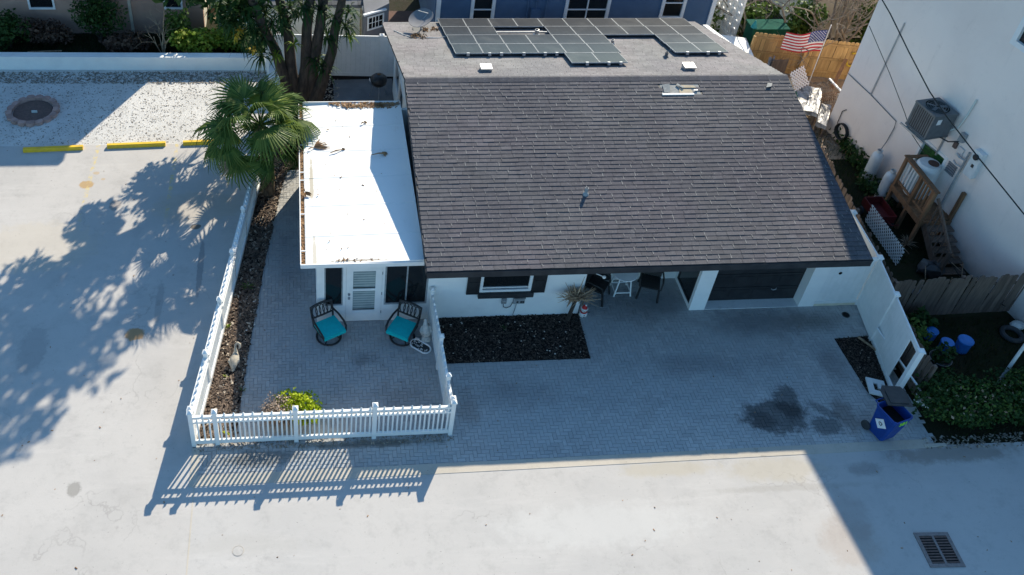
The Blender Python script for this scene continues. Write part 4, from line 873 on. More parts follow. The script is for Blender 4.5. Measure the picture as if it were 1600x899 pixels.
# pink house, back left
ph = thing('pink_house', 'dusty pink stucco house at the back left beyond the low wall', 'house', (-11, 18, 0))
facade(ph, 'wall', 'pink_stucco', -24, -6.62, 15.0, -.05, 5.6, [(-12.95, -12.0, 1.0, 2.2), (-8.05, -7.35, 1.05, 2.2)], .25)
MB().box(-6.87, 15.25, -.05, -6.62, 24, 5.6).build('side_wall', 'cream_stucco', ph); MB().box(-24.3, 14.85, 5.61, -6.5, 24, 5.8).build('roof', 'shingle_back', ph)
for a, b in ((-12.95, -12.0), (-8.05, -7.35)): window('window', a, b, 1.0, 2.2, 15.0, 'dark_glass', ph, .07, rail=(1.6,))
MB().box(-9.35, 14.94, 0, -9.25, 14.998, 5.5).build('downpipe', 'cream_stucco', ph)
# mauve three-storey building, right
P0, P1 = Vector((16.80, -.43, 0)), Vector((15.27, 8.28, 0)); WD = (P1 - P0).normalized(); WN = Vector((-WD.y, WD.x, 0)); WN = WN if WN.x < 0 else -WN
def wp(s, z, off=0): return P0 + WD * s + WN * off + Vector((0, 0, z))
mv = thing('mauve_building', 'tall mauve stucco building with plain side wall along the right edge', 'building', tuple(P0 + WD * 2 + Vector((6, 0, 0))))
HB = 8.75; SC = (P1 - P0).length; mb = MB()
def wquad(s0, s1, z0, z1): mb.add([wp(s0, z0), wp(s1, z0), wp(s1, z1), wp(s0, z1)], [(0, 3, 2, 1)])
OPEN = [(4.02, 5.05, 1.0, 2.40), (2.4, 3.98, 6.42, 7.9)]
ss = sorted({-4.5, SC, *[o[0] for o in OPEN], *[o[1] for o in OPEN]})
for a, b in zip(ss, ss[1:]):
    z = -.05
    for o in sorted([o for o in OPEN if o[0] <= a and o[1] >= b], key=lambda o: o[2]): wquad(a, b, z, o[2]); z = o[3]
    wquad(a, b, z, HB)
mb.add([wp(SC, -.05), wp(SC, -.05) + Vector((14, 2.4, 0)), wp(SC, HB) + Vector((14, 2.4, 0)), wp(SC, HB)], [(0, 1, 2, 3)])
mb.add([wp(-4.5, -.05), wp(-4.5, -.05) + Vector((14, 2.4, 0)), wp(-4.5, HB) + Vector((14, 2.4, 0)), wp(-4.5, HB)], [(3, 2, 1, 0)])
for o in OPEN:                                                         # reveals
    c = [wp(o[0], o[2]), wp(o[1], o[2]), wp(o[1], o[3]), wp(o[0], o[3])]; e = [p - WN * .14 for p in c]
    mb.add(c + e, [(0, 1, 5, 4), (1, 2, 6, 5), (2, 3, 7, 6), (3, 0, 4, 7)])
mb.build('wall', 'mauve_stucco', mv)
mb = MB(); mb.prism([tuple((wp(-4.5, 0, .05) - Vector((.62, 0, 0)))[:2]), (15.53, 4.2), (15.33, 7.6), (15.24, 11.3), (29.3, 13.0), tuple((wp(-4.5, 0) + Vector((14, 2.4, 0)))[:2])], HB + .002, HB + .25); mb.build('roof', 'shed_grey', mv)
for i, o in enumerate(OPEN):
    mb = MB()
    def wbox(s0, s1, z0, z1, d0, d1): mb.obox(wp((s0 + s1) / 2, (z0 + z1) / 2, (d0 + d1) / 2), (WD, WN, (0, 0, 1)), ((s1 - s0) / 2, (d1 - d0) / 2, (z1 - z0) / 2))
    f = .06 if i == 0 else .12
    wbox(o[0] - .03, o[0] + f, o[2] - .03, o[3] + .03, -.12, .02); wbox(o[1] - f, o[1] + .03, o[2] - .03, o[3] + .03, -.12, .02)
    wbox(o[0] + f, o[1] - f, o[2] - .03, o[2] + f, -.12, .02); wbox(o[0] + f, o[1] - f, o[3] - f, o[3] + .03, -.12, .02)
    m_ = o[2] + .55 if i == 0 else (o[2] + o[3]) / 2 + .0; wbox(o[0] + f, o[1] - f, m_ - .03, m_ + .03, -.10, .0)
    w_ = mb.build('window', 'white_trim', mv); mb = MB(); wbox(o[0] + f * .5, o[1] - f * .5, m_ + .03, o[3] - f * .5, -.09, -.08); mb.build('pane', 'green_glass' if i == 0 else 'dark_glass', w_)
    mb = MB(); wbox(o[0] + f * .5, o[1] - f * .5, o[2] + f * .5, m_ - .03, -.09, -.08); mb.build('pane', 'dark_glass', w_)
# beige building and white car-like canopy in the far back right
t = thing('beige_house', 'low beige house seen through bare branches beyond the pine fence', 'house', (20, 17, 0))
MB().box(17.0, 14.5, -.05, 30, 14.7, 2.2).build('wall', 'cream_stucco', t); MB().box(16.8, 14.3, 2.21, 30, 22, 2.4).build('roof', 'felt_grey', t); MB().box(17.0, 14.7, -.05, 17.2, 22, 2.2).build('side_wall', 'cream_stucco', t)
# ================================================================ TREES AND PLANTS
# big tree with five leaning trunks; its crown stands above the frame and shades the parking lot
tt = thing('big_tree', 'large dark tree with five leaning trunks between parking lot and house', 'tree', (-3.1, 10.4, 0))
g = random.Random(5)
TR = [((-3.35, 10.2), (-3.83, 10.3, 2.05), (-4.6, 10.0, 4.4), (-5.6, 9.4, 6.6)), ((-3.2, 10.35), (-3.36, 10.5, 2.5), (-3.9, 10.9, 4.8), (-4.3, 11, 7.4)), ((-2.95, 10.25), (-2.75, 10.4, 2.8), (-2.5, 10.6, 5.0), (-2.6, 10.4, 7.8)),
      ((-2.75, 10.35), (-2.30, 10.4, 3.0), (-2.0, 10.6, 5.0), (-1.9, 10.9, 7.2)), ((-2.6, 10.1), (-1.95, 10.3, 2.0), (-1.66, 10.35, 3.6), (-1.2, 10.2, 6.0))]
for k, (a, b, c, d) in enumerate(TR):
    pts = [(a[0], a[1], -.05), lerp((*a, 0), b, .5), b, lerp(b, c, .5), c, lerp(c, d, .5), d]
    pts = [(x + g.uniform(-.04, .04), y + g.uniform(-.04, .04), z) for x, y, z in pts]
    smooth_by(MB().tube(pts, [.27, .20, .17, .155, .14, .11, .06], 12).build('trunk', 'bark', tt))
cl = []
for (cx, cy, cz, r) in [(-5.0, 9.7, 5.2, .75), (-5.9, 9.2, 6.2, .9), (-4.4, 10.8, 6.4, .9), (-6.9, 9.1, 5.4, .75), (-7.5, 8.7, 6.3, .8), (-6.6, 8.4, 7.2, .9), (-5.4, 9.9, 7.6, 1.0), (-4.0, 10.2, 8.0, 1.0), (-2.6, 10.6, 8.2, .9),
                     (-7.9, 9.4, 7.2, .8), (-3.4, 9.6, 9.0, .9), (-4.9, 9.2, 8.8, .9), (-6.3, 9.8, 8.5, .85), (-7.4, 9.9, 8.4, .7), (-8.4, 8.8, 6.0, .6), (-5.6, 10.6, 4.8, .6), (-3.4, 11.1, 5.4, .7), (-6.2, 10.2, 4.3, .55), (-2.0, 10.9, 7.2, .7), (-5.3, 8.6, 6.3, .6), (-4.3, 9.2, 7.0, .65),
                     (-4.55, 10.4, 3.9, .6), (-5.2, 10.7, 3.3, .6)]: cl.append((cx, cy, cz, r))
mb = MB()
for i, (cx, cy, cz, r) in enumerate(cl): leaves(mb, (cx, cy, cz), (r * 1.15, r * 1.15, r * .8), int(400 * r * r + 90), .14, 100 + i, .7, .25, 0, 2.2)
mb.build('crown', 'leaf_dark', tt)
mb = MB()
for i, (cx, cy, cz, r) in enumerate(cl[:15]):
    s = min(TR, key=lambda q: (q[3][0] - cx) ** 2 + (q[3][1] - cy) ** 2); mb.tube([s[2], lerp(s[2], (cx, cy, cz), .5), (cx, cy, cz)], [.07, .05, .02], 6)
mb.build('limb', 'bark', tt)
mb = MB(); g = random.Random(9)
for (x, y, z) in [(-4.2, 10.2, 2.6), (-4.6, 10.2, 3.1), (-4.1, 10.4, 3.4), (-4.9, 10.3, 2.5), (-3.5, 10.4, 2.9), (-3.0, 10.5, 3.3), (-2.1, 10.4, 2.5), (-1.8, 10.4, 3.2), (-2.3, 10.3, 3.6), (-2.5, 10.3, 1.7), (-2.2, 10.2, 1.4), (-3.3, 10.3, 3.7), (-1.5, 10.3, 3.0), (-1.4, 10.3, 3.5), (-4.7, 10.0, 3.6), (-4.4, 9.9, 3.0), (-5.1, 9.9, 3.4), (-3.9, 10.2, 3.1), (-3.6, 10.2, 3.5), (-2.9, 10.3, 3.7), (-5.3, 10.4, 3.0), (-4.3, 10.1, 2.0), (-5.6, 10.5, 3.6)]:
    strap_tuft(mb, (x, y, z), (g.uniform(-.5, .5), -.4, .6), 42, .62, .06, int(x * 100 + z * 10), 0, .55)
mb.build('strap_leaves', 'leaf_dark', tt)
for s, (x, y, z) in enumerate([(-4.55, 9.9, 2.35), (-4.9, 9.9, 3.1), (-5.05, 9.9, 2.9)]): strap_tuft(MB(), (x, y, z), (0, -.6, .6), 26, .26, .045, 50 + s, 0, .2).build('yellow_bromeliad', 'leaf_yellow', tt)
for s, (x, y, z) in enumerate([(-3.8, 9.95, 2.1), (-1.35, 10.1, 2.7), (-3.2, 9.9, 2.55)]): strap_tuft(MB(), (x, y, z), (0, -.6, .6), 24, .38, .06, 70 + s, 0, .5).build('bromeliad', 'leaf_bright', tt)
# ---- fan palm
pt = thing('fan_palm', 'fan palm with spiky green fronds leaning over the white picket fence', 'palm tree', (-4.05, 5.35, 0))
tp = [(-4.05, 5.35, -.03), (-4.02, 5.37, .6), (-4.0, 5.42, 1.3), (-4.05, 5.45, 1.9), (-4.14, 5.45, 2.3), (-4.2, 5.42, 2.6)]
smooth_by(MB().tube(tp, [.20, .17, .19, .21, .17, .08], 12).build('trunk', 'palm_boots', pt))
g = random.Random(31); mb = MB()
for k in range(70):
    z = .35 + 2.0 * g.random(); a = g.random() * 6.28; f = z / 2.6; c = Vector(lerp(tp[0], tp[-1], f)); r = .17
    d = Vector((math.cos(a), math.sin(a), 0)); p = c + d * r; mb.bar(p - Vector((0, 0, .12)), p + d * .10 + Vector((0, 0, .10)), .06, .02)
tag(mb.build('leaf_bases', 'palm_boots', pt), kind='stuff')
CR = Vector((-4.2, 5.42, 2.58))
def fan(seed, r, spread=230, nb=30):
    # leaf lies along +X from the origin at the hastula; blades folded, tips drooping
    g = random.Random(seed); mb = MB()
    for k in range(nb):
        a = R(-spread / 2 + spread * k / (nb - 1)); l = r * (1.0 - .28 * abs(k / (nb - 1) - .5) * 2) * g.uniform(.9, 1.05)
        d = Vector((math.cos(a), math.sin(a), 0)); s = Vector((-d.y, d.x, 0)); cup = .12 * math.cos(a)
        w = [.010, r * .034, r * .022, .002]; rr = [.02, .38 * l, .70 * l, l * .95]; zz = [0, .05 * r + cup * .4 - .10 * r * abs(math.sin(a)), -.02 * r - .2 * r * abs(math.sin(a)), -.36 * r * g.uniform(.4, 1.5)]
        P = []
        for i in range(4): c = d * rr[i] + Vector((0, 0, zz[i])); P += [c + s * w[i] - Vector((0, 0, w[i] * .55)), c, c - s * w[i] - Vector((0, 0, w[i] * .55))]
        f = []
        for i in range(3): b = i * 3; f += [(b, b + 3, b + 4, b + 1), (b + 1, b + 4, b + 5, b + 2)]
        mb.add(P, f)
    return mb
FANS = [mesh_of(fan(s, r_, sp, 30), 'fan', 'leaf_palm') for s, r_, sp in ((1, 1.0, 200), (2, 1.08, 215), (3, .88, 185))]
FANN = mesh_of(fan(5, .75, 180, 24), 'fan', 'leaf_palm_new'); FAND = mesh_of(fan(6, .6, 150, 18), 'fan', 'leaf_dry')
def frond(az, el, L, me, s=1., dro=.25):
    d = Vector((math.cos(az) * math.cos(el), math.sin(az) * math.cos(el), math.sin(el))); e = CR + d * L + Vector((0, 0, -dro * L * L * .5)); mid = CR + d * L * .5 + Vector((0, 0, .03))
    p = MB().tube([CR + d * .06, mid, e], [.022, .015, .011], 5).build('frond', 'leaf_palm', pt)
    X = ((e - mid).normalized() + Vector((0, 0, -.42))).normalized(); Y = Vector((0, 0, 1)).cross(X); Y = Y.normalized() if Y.length > .05 else Vector((0, 1, 0)); Z = X.cross(Y)
    roll = Matrix.Rotation(g.uniform(-.9, .9), 3, X); M = roll @ Matrix((X, Y, Z)).transposed()
    inst('fan', me, p, tuple(e), M.to_4x4().to_euler(), (s,) * 3)
ga = 2.399
for k in range(30):
    az = k * ga + g.uniform(-.35, .35); f = (k + .5) / 30; el = R(76 - 108 * f + g.uniform(-10, 10)); L = g.uniform(.95, 1.4) * (1.0 if f > .2 else .8)
    if math.cos(az) > .3: L *= .85
    frond(az, el, L, FANS[k % 3], g.uniform(.85, 1.1))
for az, el, L in ((R(-20), R(30), .9), (R(10), R(55), .7), (R(100), R(55), .7), (R(-60), R(20), 1.0), (R(5), R(5), 1.15)): frond(az, el, L, FANN)
for az, el, L in ((R(200), R(-35), .95), (R(250), R(-45), .95), (R(160), R(-20), 1.35), (R(290), R(-50), .9), (R(225), R(-25), 1.3), (R(330), R(-55), .8), (R(20), R(-40), 1.0)): frond(az, el, L, FAND)
# ---- shrubs
def shrub(name, label, c, r, n, size, mat, seed, cat='shrub', group=None, twigs=6, twmat='bark', clumps=7, hollow=.2, leafy=True, flat=.7):
    t = thing(name, label, cat, (c[0], c[1], 0), group); g = random.Random(seed); mb = MB(); tw = MB()
    for k in range(clumps):
        a = k * 2.4 + g.random(); q = (k / clumps) ** .5 * .75; cc = (c[0] + math.cos(a) * q * r[0], c[1] + math.sin(a) * q * r[1], r[2] * g.uniform(.45, .72)); rr = g.uniform(.42, .62)
        leaves(mb, cc, (r[0] * rr, r[1] * rr, r[2] * rr * .8), n // clumps, size, seed * 31 + k, flat, hollow)
        tw.tube([(c[0] + g.uniform(-.05, .05), c[1] + g.uniform(-.05, .05), -.03), lerp((c[0], c[1], 0), cc, .6), cc], [.025, .016, .006], 5)
    mb.build('foliage', mat, t); tw.build('stems', twmat, t); return t
for k, (x, y, rx, ry, rz, m_, lb) in enumerate([(-13.6, 14.0, .8, .7, 1.3, 'leaf_dark', 'dark bush at the far left against the pink wall'), (-10.4, 14.3, .95, .6, 1.9, 'leaf_dark', 'tall dark bush in the middle of the pink wall'), (-12.2, 14.2, .9, .6, .9, 'leaf_brown', 'brownish low bush left of the tall dark bush'),
       (-9.3, 13.6, .8, .5, .7, 'leaf_brown', 'brown straggly bush by the low white wall')]): shrub('shrub', lb, (x, y), (rx, ry, rz), 1500, .09, m_, 40 + k, 'shrub', 'bushes of the back left yard')
shrub('shrub', 'bright green leafy shrub hanging over the low white wall', (-6.75, 13.4), (.95, .65, 1.0), 2200, .10, 'leaf_bright', 61, 'shrub', 'bushes of the back left yard')
shrub('shrub', 'yellow green shrub beside the garden path left of the tree', (-5.4, 13.7), (.8, .8, .95), 1800, .10, 'leaf_bright', 62, 'shrub', 'bushes of the back left yard')
shrub('shrub', 'dark glossy shrub hanging over the right end of the low wall', (-4.6, 13.0), (.55, .45, 1.2), 1400, .10, 'leaf_dark', 63, 'shrub', 'bushes of the back left yard')
shrub('shrub', 'tall green shrub right of the bare stems', (-7.5, 13.9), (.5, .45, 1.5), 1000, .09, 'leaf_mid', 64, 'shrub', 'bushes of the back left yard')
shrub('shrub', 'green shrub by the terracotta pot and sandy path', (-4.9, 15.6), (.8, .9, 1.6), 1500, .11, 'leaf_mid', 65, 'shrub', 'bushes of the back left yard')
def bare(name, label, c, h, seed, mat='bare_bark', n=7, sp=.5, cat='bare tree', r0=.04, forks=3, group=None):
    t = thing(name, label, cat, c, group); g = random.Random(seed); mb = MB(); tw = MB()
    def grow(p, d, l, r, lev):
        pts = [p]; q = Vector(p); dd = Vector(d)
        for _ in range(4): dd = (dd + Vector((g.gauss(0, .22), g.gauss(0, .22), g.gauss(0, .12)))).normalized(); q = q + dd * l / 4; pts.append(tuple(q))
        (mb if lev < 1 else tw).tube(pts, [r, r * .9, r * .8, r * .7, r * .55], 6 if lev < 1 else 4, 0, False)
        if lev < 3:
            for _ in range(forks): k = g.randrange(2, 5); grow(pts[k], (dd + Vector((g.gauss(0, .6), g.gauss(0, .6), g.gauss(.1, .4)))).normalized(), l * g.uniform(.5, .75), r * .5, lev + 1)
    for k in range(n): a = g.random() * 6.28; grow((c[0] + math.cos(a) * .08, c[1] + math.sin(a) * .08, c[2] - .03), (math.cos(a) * sp, math.sin(a) * sp, 1), h * g.uniform(.35, .55), r0, 0)
    mb.build('trunk', mat, t); tag(tw.build('twigs', mat, t), kind='stuff'); return t
bare('bare_shrub', 'bare brown stems standing against the pink wall', (-8.05, 13.4, 0), 2.4, 3, 'pale_twig', 6, .3, 'bare shrub', .025, 2)
bare('bare_tree', 'pale bare tree with tangled branches behind the flag', (14.9, 13.4, 0), 4.6, 8, 'bare_bark', 5, .7, 'bare tree', .06)
bare('bare_tree', 'bare grey tree in front of the low beige house', (17.6, 13.0, 0), 5.4, 12, 'bare_bark', 7, .7, 'bare tree', .06)
shrub('shrub', 'olive green bush behind the green box and flag', (14.6, 14.6), (1.4, .8, 1.5), 1500, .12, 'leaf_mid', 71, 'shrub', 'bushes behind the pine fence')
shrub('shrub', 'green bush between flag and low beige house', (16.4, 13.6), (.7, .6, 1.9), 1200, .11, 'leaf_mid', 72, 'shrub', 'bushes behind the pine fence')
shrub('shrub', 'green bush against the mauve building at the top', (19.2, 13.4), (.8, .6, 2.3), 1200, .11, 'leaf_mid', 73, 'shrub', 'bushes behind the pine fence')
# ---- half-dead clipped bush on the patio
t = thing('patio_bush', 'low round bush, lime green on the right and dead brown on the left', 'shrub', (-3.35, -2.75, 0)); g = random.Random(77); mb = MB(); db = MB(); tw = MB()
leaves(mb, (-3.14, -3.02, .36), (.46, .36, .38), 1400, .05, 5, .6, .55); leaves(mb, (-3.42, -2.82, .44), (.32, .2, .28), 450, .05, 6, .6, .5); leaves(mb, (-2.90, -3.14, .28), (.28, .24, .28), 450, .05, 8, .6, .5)
for k in range(900):
    a = g.uniform(1.6, 5.2); e = g.uniform(.1, 1.5); d = Vector((math.cos(a) * math.cos(e), math.sin(a) * math.cos(e) * .8, math.sin(e) * .7)); l = g.uniform(.28, .52); p = Vector((-3.58, -3.08, .12)) + d * g.uniform(.0, .14)
    db.bar(p, p + d * l + Vector((g.uniform(-.05, .05), g.uniform(-.05, .05), g.uniform(-.03, .04))), .008, .006)
leaves(db, (-3.62, -3.08, .40), (.44, .36, .38), 1100, .032, 7, .8, .5)
mb.build('green_foliage', 'leaf_lime', t); db.build('dead_twigs', 'leaf_tan', t)
# ---- small dead tree in the front bed
t = thing('dead_tree', 'small dead leafless tree with a twiggy grey crown in the front mulch bed', 'dead tree', (4.12, -.22, 0)); g = random.Random(18)
smooth_by(MB().tube([(4.10, -.22, -.02), (4.13, -.24, .35), (4.17, -.25, .7), (4.18, -.26, .95)], [.065, .055, .05, .045], 8).build('trunk', 'bark', t))
db = MB()
for k in range(230):
    a = g.random() * 6.28; e = g.uniform(-.35, 1.0); d = Vector((math.cos(a) * math.cos(e), math.sin(a) * math.cos(e) * .7, math.sin(e) * .7)); p = Vector((4.18, -.26, .92)) + Vector((g.uniform(-.22, .22), g.uniform(-.12, .12), g.uniform(-.05, .12))); l = g.uniform(.18, .50)
    q = p + d * l; db.tube([p, (p + q) / 2 + Vector((g.uniform(-.03, .03), g.uniform(-.03, .03), g.uniform(-.03, .03))), q], [.014, .010, .004], 4, 0, False)
for a in ((4.62, -.3, 1.32), (4.72, -.3, 1.05), (3.75, -.3, 1.15), (4.0, -.3, 1.55), (4.25, -.3, 1.75)): db.tube([(4.18, -.26, .9), lerp((4.18, -.26, .9), a, .5), a], [.022, .015, .006], 5, 0, False)
db.build('crown', 'pale_twig', t)
# ---- hedge, right yard
shrub('hedge_bush', 'wide dark green bush at the road edge of the right yard', (13.6, -3.75), (1.5, .75, .85), 6500, .06, 'leaf_dark', 91, 'shrub', 'dark bushes by the road at right', clumps=12)
shrub('hedge_bush', 'dark green bush at the right frame edge beside the white pole', (15.4, -3.7), (1.2, .85, .9), 4500, .06, 'leaf_dark', 92, 'shrub', 'dark bushes by the road at right', clumps=9)
for o_, c_, r_, sd in ((bpy.data.objects['hedge_bush'], (13.5, -3.8, .55), (1.3, .6, .4), 301), (bpy.data.objects['hedge_bush.001'], (15.3, -3.7, .6), (1.0, .7, .4), 302)):
    mb = MB(); leaves(mb, c_, r_, 1100, .055, sd, .8, .5); mb.build('young_leaves', 'leaf_mid', o_); mb = MB(); leaves(mb, c_, r_, 160, .06, sd + 9, .9, .5); mb.build('dead_leaves', 'leaf_dry', o_)
for k, (x, y, m_, lb, r_) in enumerate([(13.3, -1.5, 'leaf_mid', 'mossy green plant behind the white vinyl fence', (.35, .5, .7)), (13.75, -.95, 'leaf_dark', 'dark strap-leaf plant by the weathered cross fence', (.4, .3, .6))]): shrub('yard_plant', lb, (x, y), r_, 420, .09, m_, 95 + k, 'plant', 'plants of the right yard')
# ---- weeds and small plants
def weed(label, c, n, L, mat, seed):
    t = thing('weed', label, 'plant', (*c, 0)); mb = MB(); strap_tuft(mb, (c[0], c[1], .02), (0, 0, 1), n, L, .03, seed, 0, .3); mb.build('leaves', mat, t)
weed('green weed in the mulch bed halfway along the picket fence', (-4.55, 1.35), 26, .24, 'leaf_mid', 1)
weed('small bright weed at the foot of the picket fence', (-4.98, -.1), 16, .15, 'leaf_bright', 2)
weed('tiny yellow green weed in the mulch near the goose', (-5.0, -1.75), 12, .12, 'leaf_bright', 3)
weed('broad leaf weed at the edge of mulch and patio', (-4.55, -2.2), 8, .16, 'leaf_mid', 4)
weed('bright weed behind the front pickets near the corner post', (-4.9, -3.45), 14, .16, 'leaf_lime', 5)
weed('small green sprout in the front mulch bed', (2.3, -.45), 12, .14, 'leaf_dark', 6)
weed('yellow green spiky plant by the red cart', (15.2, 2.35), 40, .4, 'leaf_dry', 7)
mb = MB()
g = random.Random(66)
for k in range(5200):
    x, y = (g.uniform(12.8, 17.0), g.uniform(-4.6, -.6)) if k % 2 else (g.uniform(14.0, 16.0), g.uniform(1.5, 8.5))
    a = g.random() * 6.28; h = g.uniform(.05, .16); d = Vector((math.cos(a), math.sin(a), 0)); p = Vector((x, y, -.025)); mb.add([p - d * .012, p + d * .012, p + Vector((-d.y * .05, d.x * .05, h))], [(0, 1, 2)])
for k in range(5000):
    x, y = g.uniform(-15, -4.4), g.uniform(12.9, 14.9); a = g.random() * 6.28; h = g.uniform(.06, .2); d = Vector((math.cos(a), math.sin(a), 0)); p = Vector((x, y, -.03)); mb.add([p - d * .014, p + d * .014, p + Vector((-d.y * .06, d.x * .06, h))], [(0, 1, 2)])
tag(mb.build('grass', 'grass_dark'), kind='stuff')
mb = MB(); leaves(mb, (15.55, 6.9, .25), (.35, 1.5, .35), 1100, .09, 3, .8, .1); leaves(mb, (15.3, 4.7, .2), (.4, 1.0, .3), 500, .09, 4, .8, .1)
tag(mb.build('ground_cover', 'leaf_dark'), kind='stuff')
# ================================================================ THINGS IN THE PARKING LOT
for x, y, a, lb in ((-10.92, 7.72, .05, 'yellow concrete wheel stop, left one lying half in shade'), (-8.33, 7.86, .045, 'yellow concrete wheel stop in full sun between the two others'), (-5.93, 7.96, .04, 'yellow concrete wheel stop under the palm fronds')):
    q = MB(); pf = [(-.085, 0), (.085, 0), (.075, .085), (.05, .12), (-.05, .12), (-.075, .085)]
    q.extr([(-.92, u, v) for u, v in pf], (1.84, 0, 0)); q.xf(Matrix.Translation((x, y, .002)) @ Matrix.Rotation(a, 4, 'Z')); tag(q.build('wheel_stop', 'yellow_paint'), lb, 'wheel stop', 'yellow wheel stops of the parking bays')
t = thing('fire_ring', 'round bed edged with pink scalloped stones in the white gravel', 'stone ring', (-11.98, 9.85, 0)); g = random.Random(2)
MB().lathe([(.66, -.02), (.64, .02), (.001, .03)], (-11.98, 9.85, 0), 24, 0, None, 1, 1, False).build('soil', 'rust_iron', t)
q = MB(); P = [(-.13, -.10), (.13, -.10), (.145, .02), (.10, .09), (.04, .115), (-.04, .115), (-.10, .09), (-.145, .02)]; q.prism(P, -.02, .10); q.prism([(x * .9, y * .9) for x, y in P], .1005, .115); q = mesh_of(q, 'edging_stone', 'brick_pink')
for k in range(17):
    a = 2 * math.pi * k / 17; inst('edging_stone', q, t, (-11.98 + .76 * math.cos(a), 9.85 + .76 * math.sin(a), g.uniform(-.02, .01)), (g.uniform(-.05, .05), g.uniform(-.05, .05), a - math.pi / 2))
mb = MB(); mb.box(-12.0, 9.74, .03, -11.82, 9.78, .11); mb.box(-11.95, 9.78, .03, -11.92, 9.86, .06); tag(mb.build('marker', 'pale_siding'), 'small pale block lying in the dark soil of the stone ring', 'block')
for (a, b), lb in ((((-12.9, 13.55, .05), (-11.7, 13.62, .05)), 'short pale pole lying in the dark grass'), (((-13.0, 13.3, .12), (-9.9, 12.85, .10)), 'long pale pole lying in the dark grass')): tag(MB().tube([a, lerp(a, b, .5), b], .03, 6).build('pole', 'pale_twig'), lb, 'pole')
t = thing('flower_pot', 'terracotta pot standing by the sandy path at the top', 'flower pot', (-6.3, 16.95, 0)); smooth_by(MB().lathe([(.20, 0), (.28, .35), (.31, .36), (.31, .44), (.27, .44), (.25, .36), (.001, .35)], (-6.3, 16.95, 0), 16).build('pot', 'terracotta', t))
mb = MB(); strap_tuft(mb, (-6.3, 16.95, .4), (0, 0, 1), 24, .5, .05, 3, 0, .3); mb.build('leaves', 'leaf_mid', t)
# kettle grill
t = thing('kettle_grill', 'black kettle grill on thin legs in the side yard', 'grill', (-.30, 10.45, 0)); c = (-.30, 10.45, 0)
smooth_by(MB().lathe([(.02, .52), (.16, .55), (.26, .64), (.29, .76), (.28, .765)], c, 18).build('bowl', 'black_metal', t)); smooth_by(MB().lathe([(.295, .77), (.28, .86), (.20, .94), (.08, .98), (.005, .985)], c, 18).build('lid', 'black_metal', t))
MB().box(-.36, 10.44, .99, -.24, 10.46, 1.03).build('handle', 'deck_wood', t)
for a in (.5, 2.6, 4.7): MB().tube([(c[0] + .18 * math.cos(a), c[1] + .18 * math.sin(a), .58), (c[0] + .34 * math.cos(a), c[1] + .34 * math.sin(a), -.01)], .013, 6).build('leg', 'galvanised', t)
MB().box(-.62, 10.35, .74, -.6, 10.6, .76).build('side_shelf', 'galvanised', t)
# round cover and grate in the road
t = thing('water_cover', 'small round iron cover set in the road', 'cover', (-4.5, -6.44, 0)); MB().torus((-4.5, -6.44, .001), .12, .005, 20, 6).build('ring', 'kerb_concrete', t); MB().lathe([(.113, .001), (.11, .006), (.001, .008)], (-4.5, -6.44, 0), 20, 0, None, 1, 1, False).build('lid', 'road_concrete', t)
t = thing('storm_drain', 'rusty rectangular storm drain grate in the shaded road', 'drain grate', (10.91, -7.32, 0)); A = Matrix.Translation((10.91, -7.32, 0)) @ Matrix.Rotation(-.04, 4, 'Z')
MB().box(-.33, -.34, .001, .33, .34, .003).xf(A).build('pit_dark', 'void_dark', t)  # flat black sheet on the road stands in for the shade below the bars
for a in ((-.40, -.41, .40, -.33), (-.40, .33, .40, .41), (-.40, -.33, -.32, .33), (.32, -.33, .40, .33), (-.025, -.33, .025, .33)): MB().box(a[0], a[1], .0015, a[2], a[3], .022).xf(A).build('frame_bar', 'steel_grate', t)
for k in range(10):
    y = -.30 + k * .0665
    for x0, x1 in ((-.319, -.026), (.026, .319)): MB().box(x0, y - .016, .004, x1, y + .016, .018).xf(A).build('grate_bar', 'rust_iron', t)
t = thing('drain_hole', 'round dark drain in the pavers near the side gate', 'drain', (12.0, -.36, 0)); MB().torus((12.0, -.36, .006), .10, .012, 18, 6).build('ring', 'dark_plastic', t); MB().lathe([(.098, .002), (.095, .006), (.001, .006)], (12, -.36, 0), 18, 0, None, 1, 1, False).build('grille', 'void_dark', t)
